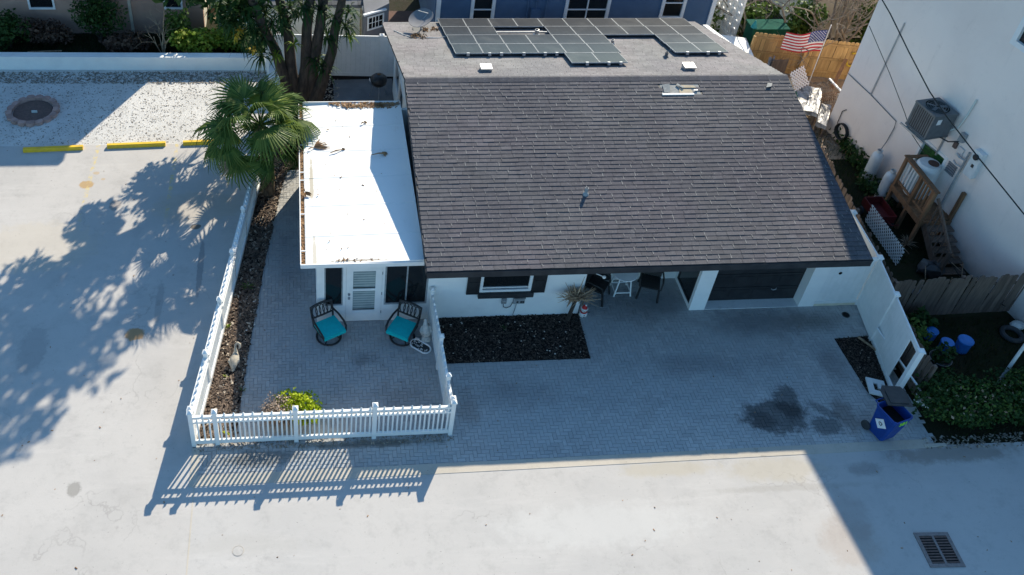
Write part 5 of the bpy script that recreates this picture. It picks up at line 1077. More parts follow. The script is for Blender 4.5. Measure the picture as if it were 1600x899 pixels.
# ================================================================ PATIO
def swivel_chair(loc, rz, label):
    t = thing('patio_chair', label, 'chair', loc, 'black swivel chairs with teal cushions', True)        # built facing -Y
    mb = MB().torus((0, 0, .025), .28, .026, 22, 6); mb.build('base_ring', 'black_metal', t)
    for a in (.78, 2.36, 3.93, 5.5): MB().tube([(.27 * math.cos(a), .27 * math.sin(a), .03), (.13 * math.cos(a), .13 * math.sin(a), .13), (.04 * math.cos(a), .04 * math.sin(a), .26)], .017, 6).build('spoke', 'black_metal', t)
    MB().tube([(0, 0, .2), (0, 0, .34)], .035, 8).build('column', 'black_metal', t)
    f = MB(); f.bar((-.27, -.27, .36), (.27, -.27, .36), .03, .03); f.bar((-.27, .25, .36), (.27, .25, .36), .03, .03); f.bar((-.27, -.255, .36), (-.27, .235, .36), .03, .031); f.bar((.27, -.255, .36), (.27, .235, .36), .03, .031); f.box(-.25, -.25, .345, .25, .23, .352); f.build('seat_frame', 'black_metal', t)
    c = MB(); q = [(-.27, -.33), (.27, -.33), (.285, -.30), (.265, .22), (-.265, .22), (-.285, -.30)]; c.prism(q, .38, .47); c.prism([(x * .95, y * .95) for x, y in q], .4701, .495); c.build('cushion', 'teal_cloth', t)
    b = MB()
    def bp(x, z): return (x, .25 + (z - .36) * .22, z)
    b.tube([bp(-.25, .36), bp(-.27, .62), bp(-.27, .93)], .024, 6); b.tube([bp(.25, .36), bp(.27, .62), bp(.27, .93)], .024, 6); b.tube([bp(-.28, .92), bp(-.14, .955), bp(0, .965), bp(.14, .955), bp(.28, .92)], .034, 6); b.tube([bp(-.26, .58), bp(0, .57), bp(.26, .58)], .024, 6); b.build('back_frame', 'black_metal', t)
    for k in range(5):
        x = -.18 + k * .09; z0 = .75; MB().tube([(x + .065 * math.cos(a), bp(0, z0 + .165 * math.sin(a))[1], z0 + .165 * math.sin(a)) for a in [2 * math.pi * i / 12 for i in range(13)]], .012, 5, 0, False).build('oval', 'black_metal', t)
    for s in (-1, 1): MB().tube([bp(s * .27, .66), (s * .31, .12, .64), (s * .32, -.12, .62), (s * .31, -.25, .56), (s * .29, -.29, .45), (s * .27, -.27, .36)], .027, 6).build('arm', 'black_metal', t)
    t.rotation_euler = (0, 0, rz); t.scale = (1.13, 1.13, .93); return t
swivel_chair((-2.38, -.52, 0), R(27), 'black swivel chair with teal cushion left of the sunroom door')
swivel_chair((-.45, -.62, 0), R(-31), 'black swivel chair with teal cushion right of the sunroom door')
t = thing('heron_statue', 'white stone bird statue with folded wings beside the short picket fence', 'statue', (.17, -.72, 0))
mb = MB(); mb.lathe([(.13, 0), (.14, .04), (.10, .08), (.085, .14)], (.17, -.72, .0), 14); smooth_by(mb.build('base', 'stone_white', t))
mb = MB(); mb.tube([(.17, -.68, .12), (.17, -.70, .24), (.15, -.70, .36), (.13, -.66, .48), (.13, -.62, .56)], [.08, .125, .115, .07, .045], 12); smooth_by(mb.build('body', 'stone_white', t))
mb = MB(); mb.tube([(.13, -.62, .54), (.13, -.60, .62), (.13, -.65, .66), (.13, -.70, .64), (.13, -.78, .58)], [.045, .04, .045, .03, .008], 10); smooth_by(mb.build('head', 'stone_white', t))
for s in (-1, 1): MB().tube([(.15 + s * .10, -.66, .46), (.15 + s * .125, -.70, .32), (.16 + s * .10, -.72, .16)], [.02, .05, .015], 8).build('wing', 'stone_white', t)
t = thing('stone_tray', 'oval white rimmed tray of dark and pale pebbles on the patio', 'tray', (.0, -.98, 0)); A = Matrix.Translation((.0, -.98, 0)) @ Matrix.Rotation(-.72, 4, 'Z')
ov = [(math.copysign(.14, math.cos(a)) + .15 * math.cos(a), .15 * math.sin(a), .03) for a in [2 * math.pi * i / 24 for i in range(25)]]
MB().tube(ov, .024, 6, 0, False).xf(A).build('rim', 'white_trim', t); MB().prism([(p[0], p[1]) for p in ov[:-1]], .002, .02).xf(A).build('bed', 'dark_plastic', t)
g = random.Random(12)
for k in range(26):
    x, y = g.uniform(-.24, .24), g.uniform(-.10, .10); q = MB(); q.ball((x, y, .026), (g.uniform(.02, .04), g.uniform(.015, .03), .018), 7, 4, 0); q.xf(A).build('pebble', 'stone_white' if g.random() < .35 else 'pebble', t, True)
mb = MB(); mb.ball((-.2, .13, .06), (.07, .05, .04), 8, 5); mb.xf(A); tag(mb.build('shell', 'lattice_pink', None, True), 'pinkish shell resting on the rim of the oval tray', 'shell')
t = thing('goose_statue', 'grey stone goose statue with looped neck lying in the mulch bed', 'statue', (-4.78, -1.3, 0))
smooth_by(MB().tube([(-4.82, -1.62, .06), (-4.81, -1.50, .13), (-4.79, -1.34, .17), (-4.77, -1.20, .17), (-4.75, -1.12, .20)], [.02, .085, .12, .095, .05], 12).build('body', 'stone_tan', t))
smooth_by(MB().tube([(-4.75, -1.13, .20), (-4.77, -1.07, .30), (-4.76, -1.02, .38), (-4.70, -.99, .42), (-4.65, -1.02, .40), (-4.65, -1.08, .35), (-4.68, -1.11, .33)], [.05, .036, .032, .034, .036, .03, .012], 10).build('neck', 'stone_tan', t))
for s in (-1, 1): MB().tube([(-4.77 + s * .09, -1.22, .19), (-4.80 + s * .11, -1.38, .18), (-4.81 + s * .06, -1.52, .14)], [.015, .045, .012], 8).build('wing', 'stone_tan', t)
# ================================================================ PORCH
t = thing('bistro_table', 'small round white metal table between the two dark porch chairs', 'table', (5.85, .82, 0)); c = (5.85, .82, 0)
MB().lathe([(.34, .70), (.36, .715), (.35, .735), (.001, .74)], c, 22).build('tabletop', 'white_vinyl', t)
LG = [(-.24, -.22), (.24, -.22), (.24, .22), (-.24, .22)]
for x, y in LG: MB().bar((c[0] + x * .6, c[1] + y * .6, .70), (c[0] + x, c[1] + y, 0), .035, .035).build('leg', 'white_vinyl', t)
for i in range(4):
    a, b = LG[i], LG[(i + 1) % 4]; MB().bar((c[0] + a[0] * .93, c[1] + a[1] * .93, .13), (c[0] + b[0] * .93, c[1] + b[1] * .93, .13), .025, .03).build('stretcher', 'white_vinyl', t)
def porch_chair(loc, rz, label):
    t = thing('porch_chair', label, 'chair', loc, 'dark porch chairs', True)
    MB().box(-.26, -.26, .40, .26, .26, .45).build('seat', 'black_metal', t)
    b = MB(); b.add([(-.27, .25, .46), (.27, .25, .46), (.30, .36, .98), (.15, .38, 1.04), (-.15, .38, 1.04), (-.30, .36, .98), (-.27, .28, .46), (.27, .28, .46), (.30, .39, .98), (.15, .41, 1.04), (-.15, .41, 1.04), (-.30, .39, .98)], [(0, 1, 2, 3, 4, 5), (11, 10, 9, 8, 7, 6)] + [(i, 6 + i, 6 + (i + 1) % 6, (i + 1) % 6) for i in range(6)]); b.build('backrest', 'black_metal', t)
    for s in (-1, 1):
        MB().bar((s * .25, -.25, .41), (s * .29, -.33, 0), .045, .045).build('leg', 'black_metal', t); MB().bar((s * .25, .25, .41), (s * .28, .35, 0), .045, .045).build('leg', 'black_metal', t)
        MB().tube([(s * .28, .28, .68), (s * .31, 0, .68), (s * .31, -.22, .65), (s * .29, -.27, .43)], .024, 6).build('arm', 'black_metal', t)
    t.rotation_euler = (0, 0, rz)
porch_chair((5.08, .66, 0), R(55), 'dark porch chair left of the white bistro table'); porch_chair((6.62, .72, 0), R(-20), 'dark porch chair right of the white bistro table')
t = thing('snowman', 'small white snowman ornament in a red hat at the porch corner', 'ornament', (4.55, -.10, 0)); c = (4.55, -.10)
smooth_by(MB().ball((*c, .11), (.12, .10, .12), 14, 8).build('body', 'skin_white', t)); smooth_by(MB().ball((*c, .28), (.085, .08, .085), 12, 7).build('head', 'skin_white', t))
smooth_by(MB().lathe([(.085, .33), (.07, .38), (.03, .44), (.01, .46)], (*c, 0), 12).build('hat', 'red_print', t)); MB().torus((*c, .335), .085, .02, 14, 6).build('hat_brim', 'skin_white', t); MB().ball((c[0] + .02, c[1] - .02, .465), .028, 8, 5).build('pompom', 'skin_white', t)
MB().torus((*c, .205), .08, .02, 14, 6).build('scarf', 'red_print', t)
for z in (.08, .14): MB().ball((c[0], c[1] - .10, z), .016, 6, 4).build('button', 'label_ink', t)
for s in (-1, 1): MB().ball((c[0] + s * .03, c[1] - .072, .30), .012, 6, 4).build('eye', 'label_ink', t)
MB().tube([(c[0], c[1] - .07, .275), (c[0], c[1] - .13, .265)], [.014, .003], 6).build('nose', 'carrot', t)
for s in (-1, 1): MB().tube([(c[0] + s * .09, c[1], .15), (c[0] + s * .17, c[1] - .03, .20)], .008, 5).build('stick_arm', 'bark', t)
# litter on the beds
tag(MB().tube([(1.75, -.62, .06), (2.4, -.66, .07), (2.95, -.58, .07), (3.25, -.50, .06)], [.012, .016, .013, .006], 6).build('branch', 'bark'), 'long bare branch lying on the front mulch bed', 'branch')
tag(MB().tube([(11.9, -1.25, .10), (12.1, -1.55, .09), (12.25, -1.85, .08)], [.03, .028, .02], 6).build('branch', 'pale_twig'), 'pale broken branch lying in the mulch by the vinyl fence', 'branch')
g = random.Random(41); mb = MB()
for k in range(24): x, y = g.uniform(.75, 4.25), g.uniform(-1.45, -.1); s = g.uniform(.012, .032); mb.ball((x, y, .045), (s, s * .7, s * .5), 6, 4)
for k in range(26): y = g.uniform(-3.2, 4); x = -5.35 + .13 * (y + 3.5) + g.uniform(.1, .75); s = g.uniform(.012, .03); mb.ball((x, y, .045), (s, s * .7, s * .5), 6, 4)
tag(mb.build('pebbles', 'stone_white'), kind='stuff')
# dead fronds and leaves on the sunroom roof
def dead_frond(label, c, az, L, boot, seed, r=.3):
    t = thing('dead_frond', label, 'palm frond', c); d = Vector((math.cos(az), math.sin(az), 0)); c = Vector(c); g = random.Random(seed)
    MB().tube([c + Vector((0, 0, .03)), c + d * L * .5 + Vector((0, 0, .06)), c + d * L + Vector((0, 0, .03))], [.03 if boot else .012, .02, .01], 6).build('stalk', 'dead_leaf', t); mb = MB()
    e = c + d * L
    for k in range(22):
        a = az + g.uniform(-.7, .7) if not boot else az + math.pi + g.uniform(-1.1, 1.1); q = Vector((math.cos(a), math.sin(a), 0)); s = Vector((-q.y, q.x, 0)); l = r * g.uniform(.5, 1.1); o = e if not boot else c + d * .1
        mb.add([o + s * .012 + Vector((0, 0, .03)), o + q * l * .5 + s * .025 + Vector((0, 0, .05)), o + q * l + Vector((0, 0, .01)), o + q * l * .5 - s * .025 + Vector((0, 0, .03))], [(0, 1, 2, 3)])
    mb.build('blades', 'dead_leaf', t)
dead_frond('brown dead palm leaf at the left edge of the white sunroom roof', (-2.82, 4.35, 2.44), .45, .18, False, 1, .5)
dead_frond('thin dry stalk with a small brown end on the sunny sunroom roof', (-2.2, 4.15, 2.45), .42, .38, False, 2, .10)
dead_frond('large curved brown palm boot lying across the shadow edge of the sunroom roof', (-.62, 4.05, 2.49), math.pi + .15, .42, True, 3, .16)
dead_frond('small brown leaf on the sunroom roof nearest the house roof', (-1.25, 5.5, 2.48), .5, .12, False, 4, .10)
dead_frond('dry brown leaf hooked over the gutter of the sunroom roof', (-2.98, 2.6, 2.46), -1.2, .15, False, 5, .22)
dead_frond('dark heap of leaves at the back edge of the sunroom roof', (-.6, 6.45, 2.5), .1, .4, True, 6, .22)
# ================================================================ BIN AND DRIVEWAY EDGE
def text_mesh(s, size, name):
    cu = bpy.data.curves.new(name, 'FONT'); cu.body = s; cu.size = size; cu.extrude = .001; cu.resolution_u = 2; cu.offset = .006; cu.align_x = 'CENTER'; cu.align_y = 'CENTER'
    o = bpy.data.objects.new(name, cu); COL.objects.link(o); me = bpy.data.meshes.new_from_object(o.evaluated_get(bpy.context.evaluated_depsgraph_get())); bpy.data.objects.remove(o); return me
t = thing('recycling_cart', 'blue wheeled recycling cart with open dark lid and lime number 581', 'bin', (11.08, -4.24, 0), None, True)
def ring(w, d, z, y0=0, c=.05): return [(x, y + y0, z) for x, y in ((-w + c, -d), (w - c, -d), (w, -d + c), (w, d - c), (w - c, d), (-w + c, d), (-w, d - c), (-w, -d + c))]
mb = MB(); rs = [ring(.22, .24, .04, .02), ring(.235, .27, .4, .0), ring(.27, .31, .88, -.01), ring(.285, .325, .90, -.01), ring(.285, .325, .95, -.01), ring(.26, .30, .95, -.01), ring(.25, .29, .75, -.01), ring(.215, .24, .08, .02)]
vs = [p for r_ in rs for p in r_]; mb.add(vs, [(i * 8 + k, i * 8 + (k + 1) % 8, i * 8 + 8 + (k + 1) % 8, i * 8 + 8 + k) for i in range(len(rs) - 1) for k in range(8)] + [tuple(range(7, -1, -1)), tuple(range(56, 64))]); body = mb.build('body', 'blue_plastic', t)
mb = MB(); q = ring(.24, .28, 0, -.01); mb.add([(x, y, .70) for x, y, z in q], [tuple(range(8))]); mb.build('dark_interior', 'void_dark', t)  # black sheet put in for the shaded inside of the open cart
for s in (-1, 1):
    w_ = MB().lathe([(.03, -.03), (.12, -.03), (.125, -.01), (.125, .02), (.12, .03), (.03, .03)], (s * .27, .27, .125), 18, 0, (1, 0, 0)).build('wheel', 'dark_plastic', t)
MB().tube([(-.26, .27, .125), (.26, .27, .125)], .014, 6).build('axle', 'dark_plastic', t); MB().tube([(-.2, .32, .90), (-.2, .40, .92), (.2, .40, .92), (.2, .32, .90)], .017, 6).build('handle', 'blue_plastic', t)
M_ = Matrix.Translation((.16, .02, 1.02)) @ Matrix.Rotation(R(-24), 4, 'Z') @ Matrix.Rotation(R(-4), 4, 'X'); mb = MB(); q = [(-.30, 0), (.30, 0), (.30, .48), (.22, .62), (-.22, .62), (-.30, .48)]
mb.prism(q, -.02, .015); mb.prism([(x * .72, .06 + y * .78) for x, y in q], .0155, .04); mb.xf(M_).build('lid', 'dark_plastic', t)
me = text_mesh('581', .17, 'number'); me.materials.append(MATS['lime_print'])
o = bpy.data.objects.new('number', me); COL.objects.link(o); o.parent = t; o.location = (.03, -.325, .80); o.rotation_euler = (R(90 - 6), 0, 0); ORG['number'] = (0, 0, 0); o['label'] = 'lime green number 581'
mb = MB(); mb.obox((-.272, -.02, .56), (Vector((.09, 0, 1)), (0, 1, 0), (1, 0, -.09)), (.12, .12, .002)); mb.xf(Matrix.Translation((-.276, -.02, .56)) @ Matrix.Rotation(R(45), 4, 'X') @ Matrix.Translation((.272, .02, -.56))); lab = mb.build('label', 'label_white', t)
mb = MB()
for k in range(3):
    a = k * 2 * math.pi / 3 + .5; mb.bar((-.281, -.02 + .055 * math.cos(a), .56 + .055 * math.sin(a)), (-.281, -.02 + .055 * math.cos(a + 1.75), .56 + .055 * math.sin(a + 1.75)), .002, .022, 0, (0, math.cos(a + .9), math.sin(a + .9)))
mb.build('recycling_mark', 'label_ink', lab)
t.rotation_euler = (0, 0, R(17)); t.scale = (1.02, 1.0, .97)
t = thing('bin_lid', 'pale grey plastic frame lid lying on the mulch above the blue bin', 'plastic lid', (11.62, -2.92, .03)); A = Matrix.Translation((11.62, -2.92, .05)) @ Matrix.Rotation(-.25, 4, 'Z') @ Matrix.Rotation(.12, 4, 'Y')
for a in ((-.25, -.26, -.10, .26), (-.10, .12, .22, .26), (-.10, -.26, .25, -.12), (.02, -.03, .12, .119)): MB().box(a[0], a[1], 0, a[2], a[3], .05).xf(A).build('frame_side', 'tank_white', t)
mb = MB(); mb.obox((12.45, -2.35, .33), ((.06, -1, 0), (-.62, 0, .78), (.78, 0, .62)), (.95, .40, .02)); tag(mb.build('leaning_panel', 'tank_white'), 'dirty white panel leaning behind the end of the vinyl fence', 'panel')
g = random.Random(3); mb = MB()
for k in range(5): mb.obox((12.55 + g.uniform(-.1, .12), -3.5 + g.uniform(-.12, .1), .10 + k * .07), (Vector((g.gauss(0, 1), g.gauss(0, 1), .4)), Vector((g.gauss(0, 1), g.gauss(0, 1), .2)).cross(Vector((0, .3, 1))), (0, 0, 1)), (.12, .08, .012))
for ch in range(1): tag(mb.build('broken_vinyl', 'tank_white'), kind='stuff')
MB().box(12.0, -4.70, -.02, 12.55, -4.62, .03).build('kerb_end', 'kerb_concrete', bpy.data.objects['kerb'])
# ================================================================ RIGHT YARD
for x, y, s, lb in ((13.95, -1.28, .78, 'blue lidded tub half hidden by the dark plant'), (14.12, -1.72, .86, 'blue lidded tub in the middle of the three'), (14.62, -1.72, 1.0, 'blue lidded tub on the right, the largest of the three')):
    t = thing('blue_tub', lb, 'tub', (x, y, -.02), 'blue tubs in the right yard'); c = (x, y, -.02); mb = MB().lathe([(.15 * s, 0), (.18 * s, .02), (.19 * s, .36 * s)], c, 18); smooth_by(mb.build('tub', 'jug_plastic', t)); smooth_by(MB().lathe([(.205 * s, .362 * s), (.205 * s, .40 * s), (.19 * s, .415 * s), (.14 * s, .405 * s), (.001, .40 * s)], c, 18).build('lid', 'jug_plastic', t)); MB().torus((x, y, .25 * s), .20 * s, .008, 12, 5, 0, (.3, -1, .3), 1, .5).build('handle', 'galvanised', t)
t = thing('planter_pot', 'dark planter pot with a wire hoop in the shaded right yard', 'flower pot', (13.62, -2.25, 0)); smooth_by(MB().lathe([(.18, -.02), (.25, .30), (.27, .31), (.27, .34), (.24, .34), (.22, .28), (.001, .27)], (13.62, -2.25, 0), 16).build('pot', 'dark_plastic', t)); MB().torus((13.62, -2.25, .33), .28, .008, 18, 5).build('hoop', 'galvanised', t)
mb = MB(); leaves(mb, (13.62, -2.25, .5), (.3, .3, .3), 220, .07, 3); mb.build('plant', 'leaf_dark', t)
tag(MB().tube([(15.0, -2.9, -.05), (15.0, -2.88, .8), (15.02, -2.86, 1.9)], [.05, .045, .04], 8).build('white_pole', 'tank_white'), 'white pole standing among the dark bushes at right', 'pole')
tag(MB().ball((16.7, -1.0, .06), (.22, .16, .12), 10, 6).build('white_rock', 'stone_white'), 'pale rock by the foot of the mauve building', 'rock')
tag(MB().torus((16.35, -1.3, .05), .25, .07, 18, 8).build('old_tyre', 'dark_plastic'), 'dark old tyre lying in the right yard below the pale rock', 'tyre')
# air conditioner on the wall
t = thing('air_conditioner', 'dark grey condenser unit on a bracket high on the mauve wall', 'air conditioner', tuple(wp(4.75, 2.95, .5)))
def wbx(mb, s0, s1, z0, z1, d0, d1, m=0): return mb.obox(wp((s0 + s1) / 2, (z0 + z1) / 2, (d0 + d1) / 2), (WD, WN, (0, 0, 1)), ((s1 - s0) / 2, (d1 - d0) / 2, (z1 - z0) / 2), m)
S0, S1, D0, D1, Z0, Z1 = 4.28, 5.12, .12, .92, 3.03, 3.86
MBX = MB(); wbx(MBX, S0 + .02, S1 - .02, Z0, Z1 - .02, D0 + .02, D1 - .02); MBX.build('cabinet', 'ac_dark', t)
for a in ((S0, D0), (S1 - .06, D0), (S0, D1 - .06), (S1 - .06, D1 - .06)): wbx(MB(), a[0], a[0] + .06, Z0, Z1 - .05, a[1], a[1] + .06).build('corner_post', 'ac_grey', t)
for z in (Z0 - .001, Z1 - .05): wbx(MB(), S0 - .01, S1 + .01, z, z + .06, D0 - .01, D1 + .01).build('cap', 'ac_grey', t)
for k in range(9): s = S0 + .10 + k * .078; wbx(MB(), s, s + .035, Z0 + .065, Z1 - .055, D1 - .018, D1 - .004).build('grille_slat', 'ac_grey', t)
for k in range(9): d_ = D0 + .10 + k * .073; wbx(MB(), S1 - .018, S1 - .004, Z0 + .065, Z1 - .055, d_, d_ + .035).build('grille_slat', 'ac_grey', t)
wbx(MB(), S0 - .002, S0 + .015, Z0 + .065, Z1 - .055, D0 + .065, D1 - .065).build('side_panel', 'ac_grey', t)
cc = wp((S0 + S1) / 2, Z1 + .012, (D0 + D1) / 2)
MB().lathe([(.34, 0), (.34, .012), (.001, .013)], cc, 26).build('fan_opening', 'void_dark', t)
for r_ in (.08, .15, .22, .29, .345): MB().torus(cc + Vector((0, 0, .02)), r_, .007, 22, 4).build('guard_ring', 'ac_grey', t)
for k in range(5):
    a = k * 1.2566; MB().obox(cc + Vector((.17 * math.cos(a), .17 * math.sin(a), .016)), ((math.cos(a), math.sin(a), 0), (-math.sin(a), math.cos(a), .1), (0, 0, 1)), (.13, .05, .0025)).build('blade', 'ac_grey', t)
wbx(MB(), S0 - .014, S0 - .003, 3.55, 3.72, .62, .76).build('label', 'label_white', t)
br = MB()
for s in (S0 + .12, S1 - .12): br.bar(wp(s, Z0 - .03, 0), wp(s, Z0 - .03, D1 + .05), .05, .05); br.bar(wp(s, 2.35, .02), wp(s, Z0 - .06, D1 - .02), .04, .04); br.bar(wp(s, 2.25, .025), wp(s, Z0 - .06, .025), .05, .04)
br.bar(wp(S0 - .1, Z0 - .03, D1 + .08), wp(S1 + .1, Z0 - .03, D1 + .08), .05, .05); br.build('bracket', 'galvanised', t)
tag(MB().tube([wp(4.05, 4.5, .04), wp(4.08, 3.9, .04), wp(4.15, 3.45, .05), wp(4.3, 3.25, .1)], .03, 6).build('line_cover', 'pale_siding'), 'pale line cover running up the wall right of the condenser', 'pipe')
tag(MB().tube([wp(7.51, 5.0, .03), wp(7.55, 3.6, .03), wp(7.58, 2.3, .03)], .022, 6).build('conduit', 'conduit_grey'), 'thin grey conduit running up the mauve wall left of the condenser', 'pipe')
tag(MB().tube([wp(8.82, 2.34, .03), wp(7.58, 2.31, .03), wp(6.22, 2.2, .03), wp(6.18, 1.98, .03), wp(6.2, 1.4, .05), wp(6.1, 1.18, .25)], .014, 6).build('gas_pipe', 'shed_grey'), 'gas pipe along the mauve wall down to the tanks', 'pipe')
t = thing('meter_cabinet', 'tall pale grey electric meter cabinet on the mauve wall', 'meter box', tuple(wp(3.08, 2.5, .1)))
wbx(MB(), 2.92, 3.24, 2.52, 3.38, .002, .17).build('cabinet', 'tank_white', t); MB().lathe([(.09, 0), (.09, .05), (.06, .07)], wp(3.08, 3.2, .171), 14, 0, WN).build('meter', 'ac_dark', t); wbx(MB(), 3.02, 3.10, 2.85, 2.95, .171, .185).build('latch', 'ac_dark', t)
t = thing('switch_box', 'small grey switch box on the mauve wall right of the condenser', 'switch box', tuple(wp(3.85, 3.2, .06))); wbx(MB(), 3.76, 3.93, 3.18, 3.46, .002, .12).build('box', 'grey_metal', t); MB().tube([wp(4.4, 3.1, .5), wp(4.1, 3.0, .2), wp(3.86, 3.17, .08)], .02, 6).build('whip', 'ac_dark', t)
t = thing('pipe_cluster', 'cluster of grey pipes and valves beside the meter cabinet', 'pipes', tuple(wp(3.5, 2.6, .05)))
MB().tube([wp(3.42, 3.1, .06), wp(3.42, 2.2, .06), wp(3.42, 1.0, .06), wp(3.42, .0, .06)], .03, 6).build('riser', 'grey_metal', t)
for z in (2.55, 2.8): MB().tube([wp(3.42, z, .06), wp(3.6, z, .12), wp(3.72, z + .05, .12)], .025, 6).build('branch_pipe', 'galvanised', t)
wbx(MB(), 3.62, 3.82, 2.72, 3.02, .003, .06).build('plate', 'lattice_pink', t); wbx(MB(), 3.9, 4.02, 2.86, 3.06, .003, .07).build('outlet', 'rust_iron', t)
t = thing('wall_vent', 'dark louvred vent on the mauve wall below the pipes', 'vent', tuple(wp(3.72, 2.1, .02)))
for k in range(5): wbx(MB(), 3.56 , 3.90, 2.06 + k * .075, 2.11 + k * .075, .003, .035).build('louvre', 'shed_grey', t)
tag(wbx(MB(), 7.0, 7.22, .22, .52, .002, .02).build('access_panel', 'cream_stucco'), 'small pale access panel low on the mauve wall', 'panel')
t = thing('garden_hose', 'coil of black garden hose hanging on the mauve wall', 'hose', tuple(wp(8.0, .2, .1)))
for k in range(4): MB().torus(wp(8.0, .52, .05 + k * .035), .27 + .01 * (k % 2), .02, 22, 6, 0, WN).build('coil', 'hose_black', t)
MB().tube([wp(8.2, .7, .06), wp(8.36, .6, .06), wp(8.38, 1.1, .04), wp(8.25, 1.25, .04)], .015, 6).build('hose_end', 'hose_black', t)
for s_, d_, lb in ((6.05, .30, 'white propane tank farther from the wooden steps'), (5.05, .55, 'white propane tank next to the wooden steps')):
    c = wp(s_, -.02, d_); t = thing('propane_tank', lb, 'propane tank', tuple(c), 'propane tanks by the mauve wall'); smooth_by(MB().lathe([(.17, 0), (.17, .06), (.185, .07), (.19, .12), (.19, .95), (.17, 1.07), (.10, 1.14), (.02, 1.16)], c, 20).build('tank', 'tank_white', t)); MB().lathe([(.085, 1.12), (.09, 1.25), (.08, 1.25), (.075, 1.13)], c, 14).build('collar', 'tank_white', t); MB().tube([c + Vector((0, 0, 1.15)), c + Vector((0, 0, 1.24))], .025, 8).build('valve', 'galvanised', t)
    MB().box(c.x - .25, c.y - .25, -.04, c.x + .25, c.y + .25, .0).build('pad', 'deck_wood', t)
# wooden landing, stairs and railing
t = thing('wooden_steps', 'brown wooden landing with railing and steps against the mauve wall', 'steps', (15.75, 3.2, 0))
for k in range(11): y = 2.40 + k * .155; wbx_ = MB().box(15.28, y, .95, 16.28 - .0 - (y - 2.4) * .176, y + .148, .985); wbx_.build('deck_board', 'deck_wood', t)
MB().box(15.235, 2.38, .80, 15.275, 4.12, .99).build('rim_board', 'deck_wood', t); MB().box(15.28, 2.345, .80, 16.25, 2.385, .944).build('rim_board', 'deck_wood', t)
for x, y, h in ((15.30, 4.05, 2.05), (15.30, 3.15, 2.05), (15.30, 2.42, 2.05), (16.2, 2.42, 2.0), (15.85, 4.08, 2.0)): MB().box(x - .05, y - .05, -.05, x + .05, y + .05, h).build('post', 'deck_wood', t)
MB().box(15.22, 2.34, 2.051, 15.38, 4.14, 2.09).build('hand_rail', 'deck_wood', t); MB().box(15.381, 4.01, 2.051, 15.95, 4.13, 2.09).build('hand_rail', 'deck_wood', t)
MB().box(15.285, 2.48, 1.15, 15.32, 3.99, 1.22).build('bottom_rail', 'deck_wood', t); MB().box(15.285, 2.48, 1.96, 15.32, 3.99, 2.03).build('top_rail', 'deck_wood', t)
for k in range(11):
    y = 2.56 + k * .138; MB().box(15.325, y, 1.12, 15.36, y + .06, 2.03).build('baluster', 'tank_white' if k > 5 else 'deck_wood', t)
for k in range(5): MB().box(15.45, 2.34 - (k + 1) * .26, .77 - k * .19, 16.25 + k * .03, 2.34 - k * .26 + .02, .81 - k * .19).build('tread', 'grey_wood', t)
for x in (15.42,): MB().bar((x, 2.36, .82), (x + .02, .95, -.03), .04, .24).build('stringer', 'grey_wood', t); MB().bar((x, 2.36, 1.85), (x + .02, 1.0, .95), .05, .09).build('stair_rail', 'grey_wood', t); MB().box(x - .03, .97, -.03, x + .07, 1.07, .98).build('newel', 'grey_wood', t)
for k in range(6): y = 2.2 - k * .2; MB().box(15.41, y, .75 - (2.34 - y) * .7, 15.44, y + .035, 1.72 - (2.34 - y) * .64).build('baluster', 'grey_wood', t)
t = thing('water_barrel', 'round white tank with dark opening standing on the wooden landing', 'tank', (15.72, 3.62, .985)); c = (15.72, 3.62, .985)
smooth_by(MB().lathe([(.31, .002), (.35, .04), (.36, 1.0), (.345, 1.12), (.29, 1.19), (.001, 1.205)], c, 24).build('barrel', 'tank_white', t)); MB().lathe([(.16, 1.19), (.16, 1.215), (.001, 1.216)], (c[0] + .08, c[1] - .05, c[2]), 18).build('opening', 'rust_brown', t)
t = thing('red_cart', 'dark red garden cart under the edge of the wooden landing', 'cart', (14.75, 3.5, 0))
mb = MB(); mb.box(14.45, 3.05, .28, 15.05, 4.0, .31); mb.box(14.45, 3.05, .311, 14.48, 4.0, .55); mb.box(15.02, 3.05, .311, 15.05, 4.0, .55); mb.box(14.481, 3.05, .311, 15.019, 3.08, .55); mb.box(14.481, 3.97, .311, 15.019, 4.0, .55); mb.build('tray', 'rust_red', t)
for x in (14.42, 15.08):
    for y in (3.2, 3.85): MB().lathe([(.03, -.03), (.13, -.03), (.13, .03), (.03, .03)], (x, y, .13), 14, 0, (1, 0, 0)).build('wheel', 'dark_plastic', t)
MB().tube([(14.75, 3.05, .4), (14.72, 2.7, .5), (14.7, 2.45, .75)], .018, 6).build('handle', 'rust_red', t)
def lattice(name, label, o, u, v, W, H, mat, st=.12, w=.03, th=.014, group=None):
    o, u, v = Vector(o), Vector(u).normalized(), Vector(v).normalized(); nn = u.cross(v); t = thing(name, label, 'lattice', tuple(o), group)
    k = -H
    for lay, sg in ((0, 1), (1, -1)):
        c = -H
        while c < W + H:
            a0 = max(0, c) if sg > 0 else max(0, c - H + 0); pts = []
            # line u = c + sg*t , v = t (sg>0) or u = c - t
            t0, t1 = (max(0, -c), min(H, W - c)) if sg > 0 else (max(0, c - W), min(H, c))
            if t1 - t0 > .04:
                A, B = o + u * (c + sg * t0) + v * t0 + nn * lay * th, o + u * (c + sg * t1) + v * t1 + nn * lay * th; MB().bar(A, B, w, th * .9, 0, tuple(nn)).build('slat', mat, t)
            c += st
    return t
lattice('lattice_panel', 'bluish white lattice panel standing by the red cart', (13.75, .75, .75), (0, 1, 0), (0, 0, 1), 1.95, .62, 'tank_white', .13, .032)
lattice('lattice_panel', 'pinkish white lattice panel leaning at the right back corner of the roof', (14.42, 9.47, .78), (.71, .47, .0), (-.2, .33, .5), .88, .70, 'lattice_pink', .15, .05)
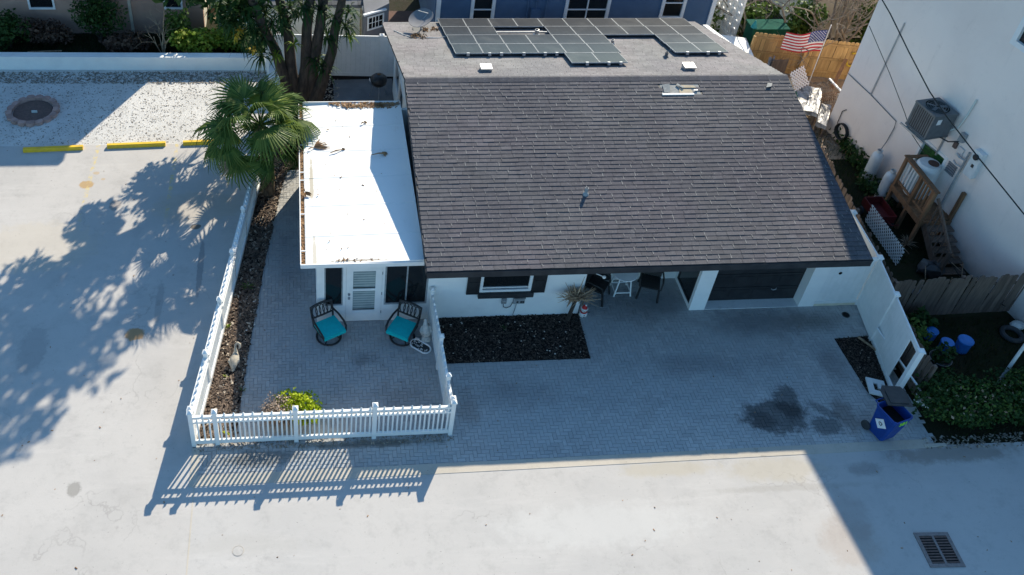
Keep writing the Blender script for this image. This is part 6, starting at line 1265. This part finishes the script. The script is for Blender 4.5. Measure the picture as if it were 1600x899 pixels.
for x, y in ((14.42, 9.49), (15.14, 9.97)): MB().box(x - .03, y - .03, -.03, x + .03, y + .03, .80).build('post', 'lattice_pink', bpy.data.objects['lattice_panel.001'])
lattice('lattice_panel', 'fine tan lattice under a white rail beside the covered table', (15.55, 8.35, .25), (-.1, 1, 0), (.35, 0, .93), 1.5, .75, 'pale_twig', .12, .025)
tag(MB().bar((15.85, 9.95, 1.0), (16.02, 8.3, .98), .06, .05).build('white_rail', 'white_trim'), 'white rail above the fine tan lattice', 'rail')
for nm, lb, pts, z in (('covered_table', 'large table covered with crumpled shiny white sheeting', [(14.35, 8.45), (14.45, 9.5), (14.85, 9.95), (15.6, 9.75), (14.75, 8.2)], .72), ('covered_bench', 'narrow bench covered with shiny white sheeting by the mauve wall', [(14.65, 7.95), (14.9, 7.75), (15.65, 8.95), (15.35, 9.1)], .55)):
    t = thing(nm, lb, 'table', (14.9, 9, 0)); g = random.Random(8); mb = MB(); cx = sum(p[0] for p in pts) / len(pts); cy = sum(p[1] for p in pts) / len(pts); rg = []
    for f, dz in ((0, 0), (.35, .0), (.7, 0), (1, 0), (1.03, -.16)): rg.append([(cx + (x - cx) * f + g.uniform(-.02, .02) * f, cy + (y - cy) * f + g.uniform(-.02, .02) * f, z + dz + g.uniform(-.03, .035)) for a, b in zip(pts, pts[1:] + pts[:1]) for x, y in (a, lerp(a, b, .33), lerp(a, b, .67))])
    n_ = len(rg[0]); mb.add([p for r_ in rg for p in r_], [(i * n_ + k, i * n_ + (k + 1) % n_, i * n_ + n_ + (k + 1) % n_, i * n_ + n_ + k) for i in range(4) for k in range(n_)]); mb.build('sheeting', 'dappled_sheet', t)
    for x, y in pts: x, y = cx + (x - cx) * .85, cy + (y - cy) * .85; MB().box(x - .03, y - .03, -.02, x + .03, y + .03, z - .06).build('leg', 'grey_wood', t)
tag(MB().tube([(14.25, 8.6, .0), (14.28, 8.75, .7), (14.2, 9.1, 1.05)], .04, 6).build('green_pipe', 'green_box'), 'dark green pipe beside the pinkish lattice', 'pipe')
t = thing('wicker_chair', 'old grey wicker chair by the pine fence', 'chair', (14.6, 11.0, 0)); MB().box(14.3, 10.8, .35, 14.9, 11.3, .42).build('seat', 'grey_wood', t); MB().box(14.3, 11.26, .421, 14.9, 11.32, .95).build('backrest', 'grey_wood', t)
for x, y in ((14.33, 10.83), (14.87, 10.83), (14.33, 11.27), (14.87, 11.27)): MB().box(x - .03, y - .03, -.02, x + .03, y + .03, .349).build('leg', 'grey_wood', t)
mb = MB(); g = random.Random(19)
for k in range(14): a = g.uniform(-.4, .4); mb.add([(14.0 + k * .02, 10.9 + k * .02, .02), (14.05 + k * .025, 10.85 + k * .02, .02), (14.25 + a * .3 + k * .02, 11.5, .9 + a * .2), (14.2 + a * .3 + k * .02, 11.52, .92 + a * .2)], [(0, 1, 2, 3)])
tag(mb.build('tarp', 'shed_grey'), 'bundle of grey plastic sheeting against the pine fence', 'tarp')
for i, (x, y, w, d_, h, m_, lb) in enumerate([(15.1, 10.75, .5, .35, .4, 'plywood', 'pale wooden crate next to the wicker chair'), (16.35, 10.2, .9, .4, .10, 'deck_wood', 'stack of brown boards on the tan ground'), (16.75, 9.8, .7, .35, .35, 'cream_stucco', 'pale box with mossy side near the mauve corner')]): tag(MB().box(x - w / 2, y - d_ / 2, -.02, x + w / 2, y + d_ / 2, h).build('crate', m_), lb, 'crate')
tag(MB().bar((16.65, 10.75, .0), (17.05, 11.18, 1.05), .12, .10).build('brace_board', 'deck_wood'), 'brown board leaning against the pine fence as a brace', 'board')
tag(MB().torus((17.35, 11.28, .95), .22, .035, 16, 6, 0, (.2, -1, .1), 1.2, .8).build('yellow_hose', 'leaf_yellow'), 'loop of yellow hose hung on the pine fence', 'hose')
t = thing('green_skip', 'long dark green bin behind the pine fence', 'bin', (14.6, 12.9, 0)); MB().box(13.95, 12.65, -.03, 15.3, 13.3, 1.42).build('body', 'green_box', t); MB().box(13.9, 12.6, 1.421, 15.35, 13.35, 1.47).build('rim', 'green_box', t); MB().lathe([(.12, 0), (.08, .12), (.01, .3)], (13.97, 12.75, 1.471), 10).build('finial', 'teal_paint', t)
t = thing('parked_car', 'white car nose seen through bare branches at the top right', 'car', (19.2, 16.2, 0))
mb = MB(); P = [(-2.1, .25), (2.1, .25), (2.15, .6), (2.0, .82), (1.0, .95), (.45, 1.38), (-1.0, 1.42), (-1.75, 1.0), (-2.1, .9)]; mb.extr([(19.2 + .8, 14.95 + 2.2 - x, z) for x, z in P], (-1.7, 0, 0)); mb.build('body', 'tank_white', t)
mb = MB(); mb.add([(18.42, 16.12, .99), (19.88, 16.12, .99), (19.80, 16.68, 1.36), (18.50, 16.68, 1.36)], [(0, 1, 2, 3)]); mb.xf(Matrix.Translation((0, -.02, .02))).build('windscreen', 'dark_glass', t)
for x in (18.35, 19.95):
    for y in (15.75, 18.45): MB().lathe([(.05, -.08), (.31, -.08), (.31, .08), (.05, .08)], (x, y, .31), 16, 0, (1, 0, 0)).build('wheel', 'dark_plastic', t)
# flag
t = thing('flag', 'stars and stripes flag spread out in front of the pine fence', 'flag', (15.2, 11.15, 0)); NX, NY = 30, 26
def fp(u, v):                                                        # u 0 hoist .. 1 fly, v 0 top .. 1 bottom
    a, b = Vector((15.88, 11.15, 2.28)), Vector((14.42, 11.22, 2.14)); c, d = Vector((15.90, 11.15, 1.38)), Vector((14.40, 11.22, 1.42))
    p = a.lerp(b, u).lerp(c.lerp(d, u), v); s = math.sin(u * 7.5 + v * 1.2); return p + Vector((0, .05 * s * min(1, u * 3), .025 * math.sin(u * 6 + .6) - .06 * math.sin(u * math.pi) * (1 - .3 * v)))
mb = MB(); vs = [fp(i / NX, j / NY) for j in range(NY + 1) for i in range(NX + 1)]; fs = []; ms = []
mb.v = [tuple(p) for p in vs]
for j in range(NY):
    for i in range(NX):
        mb.f.append((j * (NX + 1) + i, (j + 1) * (NX + 1) + i, (j + 1) * (NX + 1) + i + 1, j * (NX + 1) + i + 1)); st = j // 2
        mb.m.append(2 if (i < 12 and j < 14) else (0 if st % 2 == 0 else 1))
cl = mb.build('cloth', ['flag_red', 'flag_white', 'flag_blue'], t)
mb = MB()
for r_ in range(9):
    for c_ in range(6 if r_ % 2 == 0 else 5):
        u = (.5 + c_ + (.5 if r_ % 2 else 0)) / 6 * .4; v = (r_ + .7) / 9.4 * .538; p = fp(u, v) + Vector((0, -.012, 0)); e = (fp(u + .01, v) - fp(u - .01, v)).normalized(); f_ = (fp(u, v - .01) - fp(u, v + .01)).normalized()
        pts = [p + (e * math.sin(k * math.pi / 5) + f_ * math.cos(k * math.pi / 5)) * (.030 if k % 2 == 0 else .012) for k in range(10)]; mb.add(pts, [tuple(range(10))])
tag(mb.build('stars', 'flag_white', cl), kind='stuff')
MB().tube([(15.93, 11.14, -.02), (15.92, 11.14, 1.3), (15.92, 11.14, 2.5)], .016, 6).build('pole', 'white_trim', t)
# overhead cables
def cable(label, pts, r): tag(MB().tube(pts, r, 6).build('cable', 'hose_black'), label, 'cable')
cable('thick black cable crossing the whole mauve wall past the condenser', [wp(8.6, 6.35, 1.1)] + [wp(*q, 1.0) for q in ((7.75, 5.76), (7.24, 5.56), (6.05, 4.98), (4.8, 4.42), (3.93, 4.16), (2.42, 3.82), (.49, 3.43), (-3.5, 2.9))], .018)
cable('thin dark cable down the mauve wall to the white tank', [wp(*q, .3) for q in ((8.5, 4.36), (6.99, 3.54), (5.81, 2.82))] + [wp(5.3, 2.45, .3), wp(4.6, 2.2, .25)], .011)
mb = MB().tube([wp(3.42, .6, .15), wp(2.6, .35, .5), wp(1.2, .15, .6), wp(-.1, .4, .4)], .012, 5); tag(mb.build('cable', 'hose_black'), 'thin cable running low along the foot of the mauve wall', 'cable')
# clutter by the fence
g = random.Random(88)
for k, (x, y, m_, lb) in enumerate([(15.3, 1.2, 'dark_plastic', 'dark heap of bags at the foot of the steps'), (14.6, .2, 'shed_grey', 'grey crumpled bag inside the weathered fence corner')]):
    mb = MB(); mb.ball((x, y, .15), (.4, .3, .25), 10, 6); mb.v = [(a + g.uniform(-.05, .05), b + g.uniform(-.05, .05), c + g.uniform(-.04, .04)) for a, b, c in mb.v]; tag(mb.build('bag', m_), lb, 'bag')
mb = MB()
for k in range(9): x, y = g.uniform(14.6, 16.4), g.uniform(.2, 2.2); a = g.random() * 3; mb.tube([(x, y, .1), (x + .3 * math.cos(a), y + .3 * math.sin(a), .15 + g.random() * .3)], .012, 4)
tag(mb.build('sticks', 'pale_twig'), kind='stuff')
